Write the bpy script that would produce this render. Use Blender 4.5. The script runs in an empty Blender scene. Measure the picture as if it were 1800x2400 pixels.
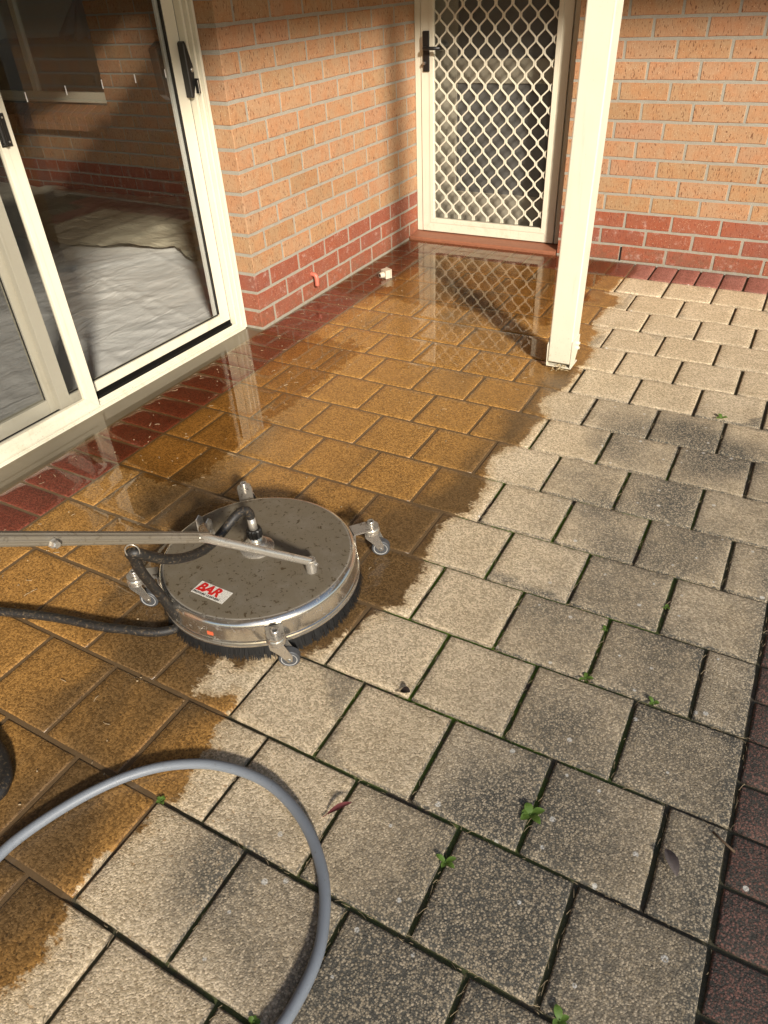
import bpy, bmesh, math, random
import numpy as np
from mathutils import Vector, Matrix
random.seed(7); rng = np.random.default_rng(7)
S = bpy.context.scene; COL = S.collection
R = math.radians

# ------------------------------------------------------------------ camera, sky, sun, exposure
cam = bpy.data.cameras.new('camera'); co = bpy.data.objects.new('camera', cam); COL.objects.link(co)
pitch, yaw, roll = 0.6420, -0.5338, -0.0569
fw = Vector((math.sin(yaw)*math.cos(pitch), math.cos(yaw)*math.cos(pitch), -math.sin(pitch)))
rt = Vector((math.cos(yaw), -math.sin(yaw), 0)); up = rt.cross(fw)
r2 = rt*math.cos(roll)+up*math.sin(roll); u2 = -rt*math.sin(roll)+up*math.cos(roll)
M = Matrix((r2, u2, -fw)).transposed().to_4x4(); M.translation = Vector((-0.1782, -0.4681, 1.3240))
co.matrix_world = M
cam.sensor_fit = 'HORIZONTAL'; cam.sensor_width = 36; cam.lens = 36*1675.88/1800
cam.clip_start = 0.02; cam.clip_end = 500
S.camera = co

SUN_EL = R(25.0); hx, hy = -0.747, 0.665          # horizontal travel of the light
w = bpy.data.worlds.new('World'); S.world = w; w.use_nodes = True
nt = w.node_tree; bg = nt.nodes['Background']; sky = nt.nodes.new('ShaderNodeTexSky')
sky.sky_type = 'NISHITA'; sky.sun_disc = False; sky.sun_elevation = SUN_EL
sky.sun_rotation = math.atan2(-hx, -hy)
nt.links.new(sky.outputs[0], bg.inputs[0]); bg.inputs[1].default_value = 0.095
sl = bpy.data.lights.new('sun', 'SUN'); so = bpy.data.objects.new('sun', sl); COL.objects.link(so)
sl.energy = 5.0; sl.angle = R(5.5); sl.color = (1.0, 0.915, 0.80)
ld = Vector((hx*math.cos(SUN_EL), hy*math.cos(SUN_EL), -math.sin(SUN_EL)))
so.rotation_euler = ld.to_track_quat('-Z', 'Y').to_euler(); so.location = (4, -4, 6)
S.view_settings.view_transform = 'Standard'; S.view_settings.look = 'None'
S.view_settings.exposure = 0.66; S.view_settings.gamma = 1.0; S.view_settings.use_curve_mapping = False
S.cycles.max_bounces = 6; S.cycles.diffuse_bounces = 3; S.cycles.glossy_bounces = 3; S.cycles.transparent_max_bounces = 16
S.cycles.caustics_reflective = False; S.cycles.caustics_refractive = False

# ------------------------------------------------------------------ helpers
def tag(o, label=None, cat=None, group=None, kind=None):
    if label: o['label'] = label
    if cat: o['category'] = cat
    if group: o['group'] = group
    if kind: o['kind'] = kind
    return o
def link(name, me, mat=None, parent=None):
    o = bpy.data.objects.new(name, me); COL.objects.link(o)
    if mat is not None and me is not None and len(me.materials) == 0: me.materials.append(mat)
    if parent is not None: o.parent = parent
    return o
def empty(name, loc=(0, 0, 0), rz=0, parent=None):
    o = bpy.data.objects.new(name, None); COL.objects.link(o); o.location = loc; o.rotation_euler = (0, 0, rz)
    o.empty_display_size = 0.1
    if parent: o.parent = parent
    return o
def mesh_from(bm, name, smooth=False):
    me = bpy.data.meshes.new(name); bm.normal_update(); bm.to_mesh(me); bm.free()
    if smooth:
        for p in me.polygons: p.use_smooth = True
    return me
def bm_box(bm, x0, x1, y0, y1, z0, z1, bev=0.0, seg=1):
    t = bmesh.new()
    vs = [t.verts.new((x, y, z)) for x in (x0, x1) for y in (y0, y1) for z in (z0, z1)]
    for f in ((0, 1, 3, 2), (4, 6, 7, 5), (0, 4, 5, 1), (2, 3, 7, 6), (0, 2, 6, 4), (1, 5, 7, 3)):
        t.faces.new([vs[i] for i in f])
    bmesh.ops.recalc_face_normals(t, faces=t.faces)
    if bev > 0:
        bmesh.ops.bevel(t, geom=t.edges[:], offset=bev, segments=seg, affect='EDGES', profile=0.5)
    me = bpy.data.meshes.new('tmp'); t.to_mesh(me); t.free(); bm.from_mesh(me); bpy.data.meshes.remove(me)
def box(name, b, mat, parent=None, bev=0.0015, seg=1):
    bm = bmesh.new(); bm_box(bm, *b, bev=bev, seg=seg); return link(name, mesh_from(bm, name), mat, parent)
def bm_prism(bm, pts, axis, a, b):
    # pts: 2D polygon; axis 'x','y','z' extrusion from a to b
    def P(p, t):
        return {'x': (t, p[0], p[1]), 'y': (p[0], t, p[1]), 'z': (p[0], p[1], t)}[axis]
    A = [bm.verts.new(P(p, a)) for p in pts]; B = [bm.verts.new(P(p, b)) for p in pts]
    n = len(pts); fs = [bm.faces.new(A), bm.faces.new(B[::-1])]
    for i in range(n): fs.append(bm.faces.new((A[i], B[i], B[(i+1) % n], A[(i+1) % n])))
    bmesh.ops.recalc_face_normals(bm, faces=fs)
def prism(name, pts, axis, a, b, mat, parent=None, bev=0.0):
    bm = bmesh.new(); bm_prism(bm, pts, axis, a, b)
    if bev > 0: bmesh.ops.bevel(bm, geom=bm.edges[:], offset=bev, segments=1, affect='EDGES', profile=0.5)
    return link(name, mesh_from(bm, name), mat, parent)
def smooth_path(pts, n=6):
    P = [Vector(p) for p in pts]; out = []
    for i in range(len(P)-1):
        p0 = P[max(i-1, 0)]; p1 = P[i]; p2 = P[i+1]; p3 = P[min(i+2, len(P)-1)]
        for k in range(n):
            t = k/n
            out.append(0.5*((2*p1)+(-p0+p2)*t+(2*p0-5*p1+4*p2-p3)*t*t+(-p0+3*p1-3*p2+p3)*t**3))
    out.append(P[-1]); return out
def bm_tube(bm, path, rad, seg=12, cap=True, flat=None):
    path = [Vector(p) for p in path]; n = len(path)
    rad = rad if hasattr(rad, '__len__') else [rad]*n
    prev = None; rings = []
    for i, p in enumerate(path):
        d = (path[min(i+1, n-1)]-path[max(i-1, 0)]).normalized()
        if prev is None:
            a = Vector((0, 0, 1)) if abs(d.z) < 0.9 else Vector((1, 0, 0))
            prev = (a-d*a.dot(d)).normalized()
        else:
            prev = (prev-d*prev.dot(d)).normalized()
        s = d.cross(prev)
        ring = []
        for k in range(seg):
            th = 2*math.pi*k/seg
            e = (1, 1) if flat is None else flat
            ring.append(bm.verts.new(p+(prev*math.cos(th)*e[0]+s*math.sin(th)*e[1])*rad[i]))
        rings.append(ring)
    for i in range(n-1):
        for k in range(seg):
            bm.faces.new((rings[i][k], rings[i][(k+1) % seg], rings[i+1][(k+1) % seg], rings[i+1][k]))
    if cap:
        bm.faces.new(rings[0][::-1]); bm.faces.new(rings[-1])
def tube(name, path, rad, mat, parent=None, seg=12, flat=None):
    bm = bmesh.new(); bm_tube(bm, path, rad, seg, flat=flat); bmesh.ops.recalc_face_normals(bm, faces=bm.faces)
    return link(name, mesh_from(bm, name, True), mat, parent)
def bm_lathe(bm, prof, seg=48, c=(0, 0, 0), axis='z'):
    rings = []
    for r, h in prof:
        ring = []
        for k in range(seg):
            th = 2*math.pi*k/seg; a, b = r*math.cos(th), r*math.sin(th)
            v = {'z': (a, b, h), 'x': (h, a, b), 'y': (a, h, b)}[axis]
            ring.append(bm.verts.new((c[0]+v[0], c[1]+v[1], c[2]+v[2])))
        rings.append(ring)
    for i in range(len(rings)-1):
        for k in range(seg):
            bm.faces.new((rings[i][k], rings[i][(k+1) % seg], rings[i+1][(k+1) % seg], rings[i+1][k]))
    if prof[0][0] > 1e-5: bm.faces.new(rings[0][::-1])
    if prof[-1][0] > 1e-5: bm.faces.new(rings[-1])
    bmesh.ops.recalc_face_normals(bm, faces=bm.faces)
def lathe(name, prof, mat, parent=None, seg=48, c=(0, 0, 0), axis='z', smooth=True):
    bm = bmesh.new(); bm_lathe(bm, prof, seg, c, axis); me = mesh_from(bm, name, smooth)
    if smooth: me.set_sharp_from_angle(angle=R(35))
    return link(name, me, mat, parent)

# ------------------------------------------------------------------ materials
class NT:
    def __init__(s, name):
        s.m = bpy.data.materials.new(name); s.m.use_nodes = True; s.t = s.m.node_tree
        s.b = s.t.nodes['Principled BSDF']; s.out = s.t.nodes['Material Output']
    def n(s, typ, **kw):
        o = s.t.nodes.new(typ)
        for k, v in kw.items(): setattr(o, k, v)
        return o
    def l(s, a, b): s.t.links.new(a, b)
    def val(s, sock, v):
        if isinstance(v, bpy.types.NodeSocket): s.l(v, sock)
        elif v is not None: sock.default_value = v
    def noise(s, vec, scale, detail=3, rough=0.55, dist=0.0):
        o = s.n('ShaderNodeTexNoise'); s.val(o.inputs['Vector'], vec); o.inputs['Scale'].default_value = scale
        o.inputs['Detail'].default_value = detail; o.inputs['Roughness'].default_value = rough; o.inputs['Distortion'].default_value = dist
        return o.outputs['Fac']
    def vor(s, vec, scale, feature='F1', out='Distance', rnd=1.0):
        o = s.n('ShaderNodeTexVoronoi', feature=feature); s.val(o.inputs['Vector'], vec); o.inputs['Scale'].default_value = scale
        o.inputs['Randomness'].default_value = rnd
        return o.outputs[out]
    def math(s, op, a, b=None, c=None, clamp=False):
        o = s.n('ShaderNodeMath', operation=op); o.use_clamp = clamp
        s.val(o.inputs[0], a)
        if b is not None: s.val(o.inputs[1], b)
        if c is not None: s.val(o.inputs[2], c)
        return o.outputs[0]
    def ramp(s, fac, a, b, lo=0.0, hi=1.0, smooth=True):
        o = s.n('ShaderNodeMapRange'); o.interpolation_type = 'SMOOTHSTEP' if smooth else 'LINEAR'
        s.val(o.inputs['Value'], fac); o.inputs['From Min'].default_value = a; o.inputs['From Max'].default_value = b
        o.inputs['To Min'].default_value = lo; o.inputs['To Max'].default_value = hi
        return o.outputs['Result']
    def mix(s, fac, a, b, blend='MIX'):
        o = s.n('ShaderNodeMix', data_type='RGBA', blend_type=blend)
        s.val(o.inputs[0], fac)
        for sock, v in ((o.inputs[6], a), (o.inputs[7], b)):
            if isinstance(v, (tuple, list)): v = (*v[:3], 1.0)
            s.val(sock, v)
        return o.outputs[2]
    def mixf(s, fac, a, b):
        o = s.n('ShaderNodeMix', data_type='FLOAT'); s.val(o.inputs[0], fac); s.val(o.inputs[2], a); s.val(o.inputs[3], b)
        return o.outputs[0]
    def attr(s, name):
        o = s.n('ShaderNodeAttribute', attribute_name=name); return o.outputs['Fac']
    def pos(s): return s.n('ShaderNodeNewGeometry').outputs['Position']
    def obj(s): return s.n('ShaderNodeTexCoord').outputs['Object']
    def rand(s): return s.n('ShaderNodeObjectInfo').outputs['Random']
    def mapping(s, vec, scale=(1, 1, 1), loc=None):
        o = s.n('ShaderNodeMapping'); s.l(vec, o.inputs[0]); o.inputs['Scale'].default_value = scale
        if loc is not None: s.val(o.inputs['Location'], loc)
        return o.outputs[0]
    def shifted(s, vec):
        # object coordinates pushed to a different place of the texture for every object
        c = s.n('ShaderNodeCombineXYZ'); r = s.rand()
        s.l(s.math('MULTIPLY', r, 37.0), c.inputs[0]); s.l(s.math('MULTIPLY', r, 91.0), c.inputs[1]); s.l(s.math('MULTIPLY', r, 53.0), c.inputs[2])
        a = s.n('ShaderNodeVectorMath', operation='ADD'); s.l(vec, a.inputs[0]); s.l(c.outputs[0], a.inputs[1])
        return a.outputs[0]
    def bump(s, h, strength=0.5, dist=0.002, normal=None):
        o = s.n('ShaderNodeBump'); s.l(h, o.inputs['Height']); s.val(o.inputs['Strength'], strength); o.inputs['Distance'].default_value = dist
        if normal is not None: s.l(normal, o.inputs['Normal'])
        return o.outputs['Normal']
    def P(s, **kw):
        for k, v in kw.items():
            sock = s.b.inputs[k.replace('_', ' ')]
            if isinstance(v, (tuple, list)) and len(v) == 3: v = (*v, 1.0)
            s.val(sock, v)
        return s.m

def plain(name, col, rough=0.5, metal=0.0, var=0.1, scale=40, bump=0.0):
    t = NT(name); p = t.pos()
    n = t.noise(p, scale, 4)
    c = t.mix(n, tuple(x*(1-var) for x in col), tuple(min(x*(1+var), 1) for x in col))
    t.P(Base_Color=c, Roughness=rough, Metallic=metal)
    if bump: t.P(Normal=t.bump(n, bump, 0.001))
    return t.m

def brick_material(name, pal, speck, white=0.0):
    t = NT(name); o = t.obj(); v = t.shifted(o); r = t.rand()
    cr = t.n('ShaderNodeValToRGB'); t.l(r, cr.inputs[0]); el = cr.color_ramp.elements
    el[0].position = 0; el[0].color = (*pal[0], 1); el[1].position = 1; el[1].color = (*pal[-1], 1)
    for i, c in enumerate(pal[1:-1]):
        e = el.new((i+1)/(len(pal)-1)); e.color = (*c, 1)
    base = cr.outputs[0]
    big = t.noise(v, 14, 3)
    base = t.mix(t.ramp(big, 0.35, 0.7), base, t.mix(1.0, base, (1.06, 0.90, 0.80), 'MULTIPLY'))
    drag = t.noise(t.mapping(v, (260, 260, 45)), 1.0, 3, 0.6)
    base = t.mix(t.ramp(drag, 0.35, 0.75, 0, 0.40), base, t.mix(1.0, base, (0.62, 0.52, 0.45), 'MULTIPLY'))
    sp = t.noise(t.mapping(v, (215, 215, 58)), 1.0, 1, 0.5)
    base = t.mix(t.ramp(sp, 0.62, 0.69, 0, 0.9), base, speck)
    pale = t.noise(t.mapping(v, (330, 330, 200), (5, 5, 5)), 1.0, 1)
    base = t.mix(t.ramp(pale, 0.69, 0.74, 0, 0.75), base, (0.66, 0.50, 0.33))
    oz = t.n('ShaderNodeSeparateXYZ'); t.l(o, oz.inputs[0])
    edge = t.math('MULTIPLY', t.ramp(t.math('ADD', t.math('ABSOLUTE', oz.outputs[2]), t.math('MULTIPLY', t.noise(v, 45, 2), 0.014)), 0.034, 0.046), 0.45)
    base = t.mix(edge, base, t.mix(1.0, base, (0.98, 0.72, 0.66), 'MULTIPLY'))
    wp = t.n('ShaderNodeSeparateXYZ'); t.l(t.pos(), wp.inputs[0])
    spl = t.math('MULTIPLY', t.ramp(wp.outputs[2], 0.16, 0.0), t.ramp(t.noise(t.pos(), 38, 5, 0.7), 0.40, 0.62))
    base = t.mix(t.math('MULTIPLY', spl, 0.45), base, (0.13, 0.085, 0.05))
    if white:
        wn = t.noise(v, 22, 6, 0.7)
        wz = t.n('ShaderNodeSeparateXYZ'); t.l(o, wz.inputs[0])
        base = t.mix(t.math('MULTIPLY', t.ramp(wn, 0.55, 0.78), white), base, (0.62, 0.52, 0.45))
        wc = t.noise(v, 160, 4, 0.7)
        base = t.mix(t.ramp(wc, 0.66, 0.72, 0, white), base, (0.75, 0.66, 0.56))
    h = t.math('ADD', t.math('MULTIPLY', drag, 0.6), t.math('MULTIPLY', t.ramp(sp, 0.6, 0.75), -1.0))
    t.P(Base_Color=base, Roughness=0.88, Normal=t.bump(h, 0.55, 0.0012)); t.b.inputs['Specular IOR Level'].default_value = 0.25
    return t.m
MB_TAN = brick_material('brick_tan', [(0.32, 0.207, 0.112), (0.36, 0.226, 0.125), (0.375, 0.231, 0.133), (0.372, 0.238, 0.134), (0.365, 0.214, 0.127), (0.378, 0.241, 0.138), (0.345, 0.221, 0.118)], (0.13, 0.055, 0.028))
MB_RED = brick_material('brick_red', [(0.245, 0.082, 0.049), (0.28, 0.100, 0.056), (0.235, 0.086, 0.058), (0.265, 0.088, 0.048)], (0.16, 0.04, 0.025), 0.45)

def mortar_material():
    t = NT('mortar'); p = t.pos(); n = t.noise(p, 25, 4); f = t.noise(p, 420, 2)
    c = t.mix(n, (0.27, 0.252, 0.210), (0.37, 0.345, 0.285))
    c = t.mix(t.ramp(f, 0.3, 0.7), t.mix(1.0, c, (0.75, 0.73, 0.7), 'MULTIPLY'), c)
    z = t.n('ShaderNodeSeparateXYZ'); t.l(p, z.inputs[0])
    low = t.math('MULTIPLY', t.ramp(z.outputs[2], 0.3, 0.02), t.ramp(t.noise(p, 55, 5, 0.7), 0.45, 0.6))
    c = t.mix(t.math('MULTIPLY', low, 0.6), c, (0.24, 0.20, 0.13))
    return t.P(Base_Color=c, Roughness=0.95, Normal=t.bump(f, 0.5, 0.0015))
M_MORTAR = mortar_material()

def paint_material():
    t = NT('cream_paint'); p = t.pos()
    n = t.noise(p, 9, 4); c = t.mix(n, (0.61, 0.568, 0.445), (0.66, 0.62, 0.495))
    z = t.n('ShaderNodeSeparateXYZ'); t.l(p, z.inputs[0])
    d = t.noise(t.mapping(p, (1, 1, 1)), 130, 4, 0.7)
    low = t.ramp(z.outputs[2], 0.22, 0.0)
    fac = t.math('MULTIPLY', t.ramp(d, 0.60, 0.70), t.math('ADD', t.math('MULTIPLY', low, 0.55), 0.13))
    c = t.mix(fac, c, (0.22, 0.17, 0.09))
    c = t.mix(t.math('MULTIPLY', t.ramp(t.noise(t.mapping(p, (60, 60, 3.5)), 1.0, 4, 0.7), 0.56, 0.72), 0.22), c, (0.40, 0.34, 0.22))
    g = t.math('MULTIPLY', t.ramp(t.noise(p, 14, 5, 0.7), 0.5, 0.75), t.math('MULTIPLY', low, 0.45))
    c = t.mix(g, c, (0.42, 0.36, 0.22))
    return t.P(Base_Color=c, Roughness=t.ramp(n, 0.3, 0.7, 0.32, 0.45), Normal=t.bump(t.noise(p, 300, 2), 0.06, 0.0006))
M_CREAM = paint_material()
M_BLACK = plain('black_plastic', (0.012, 0.011, 0.010), 0.38, 0, 0.3)
M_RUBBER = plain('black_rubber', (0.016, 0.015, 0.014), 0.65, 0, 0.4, 200, 0.2)
M_ALU = plain('bare_aluminium', (0.62, 0.61, 0.57), 0.35, 1.0, 0.08)

def steel_material(name, mud_side, mud_top):
    t = NT(name); p = t.pos(); o = t.obj()
    nz = t.n('ShaderNodeSeparateXYZ'); t.l(t.n('ShaderNodeNewGeometry').outputs['Normal'], nz.inputs[0])
    topf = t.ramp(nz.outputs[2], 0.93, 0.995)
    cl = t.noise(p, 16, 4, 0.6); fine = t.noise(p, 140, 4, 0.7)
    mud = t.mixf(topf, mud_side, mud_top)
    mud = t.math('MULTIPLY', mud, t.ramp(t.math('ADD', cl, t.math('MULTIPLY', fine, 0.25)), 0.28, 0.72, 0.92, 1.04), clamp=True)
    sp = t.ramp(t.noise(p, 75, 3, 0.6, 0.6), 0.60, 0.645)
    sp2 = t.ramp(t.noise(p, 190, 2, 0.5), 0.68, 0.72)
    sp = t.math('MULTIPLY', t.math('MAXIMUM', sp, sp2), t.mixf(topf, 0.35, 0.9))
    c = t.mix(mud, (0.66, 0.62, 0.55), t.mix(cl, (0.100, 0.080, 0.050), (0.140, 0.114, 0.074)))
    c = t.mix(sp, c, (0.055, 0.036, 0.016))
    met = t.math('SUBTRACT', 1.0, t.math('MAXIMUM', mud, sp), clamp=True)
    rg = t.mixf(mud, t.ramp(cl, 0.3, 0.7, 0.10, 0.20), 0.55)
    t.P(Base_Color=c, Metallic=met, Roughness=rg, Normal=t.bump(t.math('ADD', fine, t.math('MULTIPLY', sp, 0.8)), 0.12, 0.001))
    return t.m
M_STEEL = steel_material('muddy_stainless_steel', 0.07, 0.93)
M_ZINC = steel_material('zinc_plated_steel', 0.16, 0.42)
M_TUBE = steel_material('bright_tube_steel', 0.30, 0.35)

def glass_material():
    t = NT('window_glass'); lw = t.n('ShaderNodeFresnel'); t.l(t.mixf(t.n('ShaderNodeNewGeometry').outputs['Backfacing'], 1.45, 1/1.45), lw.inputs[0])
    g = t.n('ShaderNodeBsdfGlossy'); g.inputs['Roughness'].default_value = 0.0; g.inputs['Color'].default_value = (1, 1, 1, 1)
    tr = t.n('ShaderNodeBsdfTransparent'); tr.inputs[0].default_value = (0.90, 0.90, 0.88, 1)
    mx = t.n('ShaderNodeMixShader'); t.l(lw.outputs[0], mx.inputs[0]); t.l(tr.outputs[0], mx.inputs[1]); t.l(g.outputs[0], mx.inputs[2])
    t.l(mx.outputs[0], t.out.inputs[0]); return t.m
M_GLASS = glass_material()
def screen_material(name, a):
    # woven fly screen far finer than a pixel: half open, half dark wire
    t = NT(name); d = t.n('ShaderNodeBsdfDiffuse'); d.inputs[0].default_value = (0.03, 0.03, 0.028, 1)
    tr = t.n('ShaderNodeBsdfTransparent'); mx = t.n('ShaderNodeMixShader'); mx.inputs[0].default_value = a
    t.l(tr.outputs[0], mx.inputs[1]); t.l(d.outputs[0], mx.inputs[2]); t.l(mx.outputs[0], t.out.inputs[0]); return t.m
M_SCREEN = screen_material('fly_screen', 0.20)

def paver_material(name, cols, grime_shade_col, red=False):
    t = NT(name); p = t.pos(); r = t.rand()
    wet0 = t.attr('wet'); pool = t.attr('pool'); grime_shade = t.attr('grime_shade'); mud = t.attr('mud')
    # jagged creeping edge of the wet zone
    e1 = t.math('MULTIPLY', t.math('SUBTRACT', t.noise(p, 24, 3, 0.6), 0.5), 0.075)
    e2 = t.math('MULTIPLY', t.math('SUBTRACT', t.noise(t.mapping(p, (70, 150, 100)), 1.0, 3, 0.65), 0.5), 0.050)
    d = t.math('ADD', wet0, t.math('ADD', e1, e2))
    wet = t.ramp(d, -0.006, 0.009)
    halo = t.ramp(d, -0.035, 0.0)
    # drops flung a little ahead of the edge
    drop = t.math('MULTIPLY', t.ramp(t.noise(t.mapping(p, (60, 110, 60)), 1.0, 2, 0.5), 0.64, 0.70), t.ramp(wet0, -0.30, -0.02))
    wet = t.math('MAXIMUM', wet, t.math('MULTIPLY', drop, 0.55))
    grain = t.vor(p, 250, 'F1', 'Color'); gs = t.n('ShaderNodeSeparateColor'); t.l(grain, gs.inputs[0])
    gd = t.vor(p, 250); fine = t.noise(p, 520, 2, 0.6); med = t.noise(p, 95, 4, 0.65); big = t.noise(p, 5.5, 4, 0.6)
    dry = t.mix(t.ramp(big, 0.3, 0.7), cols[0], cols[1])
    dry = t.mix(t.math('MULTIPLY', r, 0.5), dry, cols[2])
    dry = t.mix(t.ramp(gs.outputs[0], 0.0, 1.0, 0, 1.0), t.mix(1.0, dry, (0.66, 0.64, 0.60), 'MULTIPLY'), t.mix(1.0, dry, (1.30, 1.30, 1.32), 'MULTIPLY'))
    # black lichen and painted dapple shade, darkest in the pits between the grains
    pits = t.ramp(t.math('ADD', t.math('MULTIPLY', fine, 0.5), t.math('ADD', t.math('MULTIPLY', gd, 0.55), t.math('MULTIPLY', gs.outputs[1], 0.35))), 0.50, 0.82)
    gn = t.math('ADD', grime_shade, t.math('MULTIPLY', t.math('SUBTRACT', t.noise(p, 17, 5, 0.65), 0.5), 0.55))
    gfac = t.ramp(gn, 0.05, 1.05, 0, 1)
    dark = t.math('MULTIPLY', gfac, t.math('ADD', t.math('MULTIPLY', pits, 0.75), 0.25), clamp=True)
    dry = t.mix(dark, dry, grime_shade_col)
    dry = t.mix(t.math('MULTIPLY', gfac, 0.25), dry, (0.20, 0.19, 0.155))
    speck = t.math('MULTIPLY', t.ramp(t.noise(p, 60, 4, 0.7), 0.63, 0.72), 0.6)
    dry = t.mix(speck, dry, t.mix(1.0, dry, (0.55, 0.48, 0.40), 'MULTIPLY'))
    # pale lichen dots, only where the paving was never cleaned
    lv = t.n('ShaderNodeTexVoronoi', voronoi_dimensions='2D'); t.l(p, lv.inputs['Vector']); lv.inputs['Scale'].default_value = 11.0
    lcs = t.n('ShaderNodeSeparateColor'); t.l(lv.outputs['Color'], lcs.inputs[0])
    lc = t.ramp(t.math('SUBTRACT', lv.outputs['Distance'], t.math('MULTIPLY', lcs.outputs[2], 0.035)), 0.040, 0.022)
    ls = lv.outputs['Color']; lsx = t.n('ShaderNodeSeparateColor'); t.l(ls, lsx.inputs[0])
    lc = t.math('MULTIPLY', t.math('MULTIPLY', lc, t.ramp(lsx.outputs[1], 0.52, 0.54)), t.ramp(gn, 0.25, 0.45))
    lc = t.math('MULTIPLY', lc, t.ramp(t.noise(p, 260, 2), 0.36, 0.46))
    dry = t.mix(t.math('MULTIPLY', lc, 0.85), dry, (0.62, 0.60, 0.54))
    # wet look
    dry = t.mix(t.math('MULTIPLY', halo, 0.40), dry, t.mix(1.0, dry, (0.85, 0.72, 0.52), 'MULTIPLY'))
    wbase = t.mix(t.ramp(big, 0.3, 0.7), cols[0], cols[2])
    wbase = t.mix(t.ramp(gs.outputs[0], 0, 1, 0, 1.0), t.mix(1.0, wbase, (0.58, 0.55, 0.50), 'MULTIPLY'), t.mix(1.0, wbase, (1.32, 1.32, 1.30), 'MULTIPLY'))
    wcol = t.mix(1.0, wbase, (0.52, 0.36, 0.29) if red else (0.62, 0.405, 0.170), 'MULTIPLY')
    wcol = t.mix(speck, wcol, t.mix(1.0, wcol, (0.5, 0.45, 0.4), 'MULTIPLY'))
    sed = t.math('ADD', t.math('ADD', mud, t.math('MULTIPLY', t.math('SUBTRACT', r, 0.5), 0.35)), t.math('MULTIPLY', t.math('SUBTRACT', t.noise(t.mapping(p, (9.5, 3.6, 7)), 1.0, 3, 0.55, 0.5), 0.5), 1.25))
    sed = t.ramp(sed, 0.02, 0.95, 0, 0.90)
    wcol = t.mix(sed, wcol, t.mix(t.ramp(gs.outputs[0], 0, 1, 0, 1.0), (0.060, 0.033, 0.017), (0.105, 0.056, 0.028)) if red else t.mix(t.ramp(gs.outputs[0], 0, 1, 0, 1.0), (0.070, 0.040, 0.014), (0.150, 0.092, 0.040)))
    dsp = t.math('MULTIPLY', t.ramp(t.noise(p, 120, 4, 0.7), 0.55, 0.64), t.ramp(t.noise(p, 4.5, 3, 0.5), 0.42, 0.58))
    wcol = t.mix(t.math('MULTIPLY', dsp, 0.75), wcol, (0.030, 0.018, 0.008))
    col = t.mix(wet, dry, wcol)
    smoothw = t.math('MULTIPLY', wet, t.ramp(t.math('ADD', pool, t.math('MULTIPLY', t.math('SUBTRACT', t.noise(p, 19, 4, 0.6), 0.5), 0.55)), 0.38, 0.62))
    h = t.math('ADD', t.math('ADD', t.math('MULTIPLY', gd, -0.7), t.math('MULTIPLY', fine, 0.8)), t.math('MULTIPLY', med, 0.2))
    bst = t.mixf(wet, 0.75, 0.45)
    bn = t.bump(h, bst, 0.0022)
    cn = t.bump(t.noise(p, 26, 2), t.mixf(smoothw, 0.0, 0.012), 0.004)
    cnx = t.n('ShaderNodeMix', data_type='VECTOR'); t.l(smoothw, cnx.inputs[0]); t.l(t.bump(h, 0.28, 0.0018), cnx.inputs[4]); t.l(cn, cnx.inputs[5])
    t.P(Base_Color=col, Roughness=t.mixf(wet, 0.92, 0.6), Normal=bn, Coat_Weight=wet, Coat_Roughness=t.mixf(smoothw, 0.30, 0.012), Coat_IOR=1.42, Coat_Normal=cnx.outputs[1])
    t.b.inputs['Specular IOR Level'].default_value = 0.2
    return t.m
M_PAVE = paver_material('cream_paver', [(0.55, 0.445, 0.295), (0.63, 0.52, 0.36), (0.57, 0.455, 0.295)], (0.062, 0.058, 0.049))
M_PAVER_RED = paver_material('red_paver', [(0.29, 0.115, 0.085), (0.33, 0.145, 0.112), (0.27, 0.095, 0.065)], (0.030, 0.026, 0.024), True)

def joint_material():
    t = NT('joint_sand_and_moss'); p = t.pos(); wet0 = t.attr('wet'); moss = t.attr('moss')
    wet = t.ramp(t.math('ADD', wet0, t.math('MULTIPLY', t.math('SUBTRACT', t.noise(p, 30, 3), 0.5), 0.06)), -0.005, 0.01)
    n = t.noise(p, 160, 4, 0.7)
    dry = t.mix(n, (0.030, 0.024, 0.016), (0.13, 0.105, 0.072))
    mf = t.math('MULTIPLY', t.ramp(t.math('ADD', t.noise(p, 7, 4, 0.6), t.math('MULTIPLY', t.noise(p, 60, 3), 0.25)), 0.50, 0.66), moss)
    dry = t.mix(mf, dry, t.mix(n, (0.050, 0.10, 0.006), (0.13, 0.22, 0.02)))
    wc = t.mix(t.noise(p, 12, 3), (0.105, 0.066, 0.030), (0.155, 0.100, 0.050))
    c = t.mix(wet, dry, wc)
    return t.P(Base_Color=c, Roughness=t.mixf(wet, 0.95, 0.5), Coat_Weight=wet, Coat_Roughness=0.04, Coat_IOR=1.33, Normal=t.bump(n, t.mixf(wet, 0.9, 0.05), 0.003))
M_JOINT = joint_material()

def muddy_water():
    t = NT('muddy_water'); p = t.pos(); n = t.noise(p, 9, 3)
    c = t.mix(n, (0.078, 0.058, 0.032), (0.115, 0.088, 0.052))
    return t.P(Base_Color=c, Roughness=0.6, Coat_Weight=1.0, Coat_Roughness=0.01, Coat_IOR=1.33, Coat_Normal=t.bump(t.noise(p, 22, 2), 0.02, 0.003))
M_WATER = muddy_water()

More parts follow.
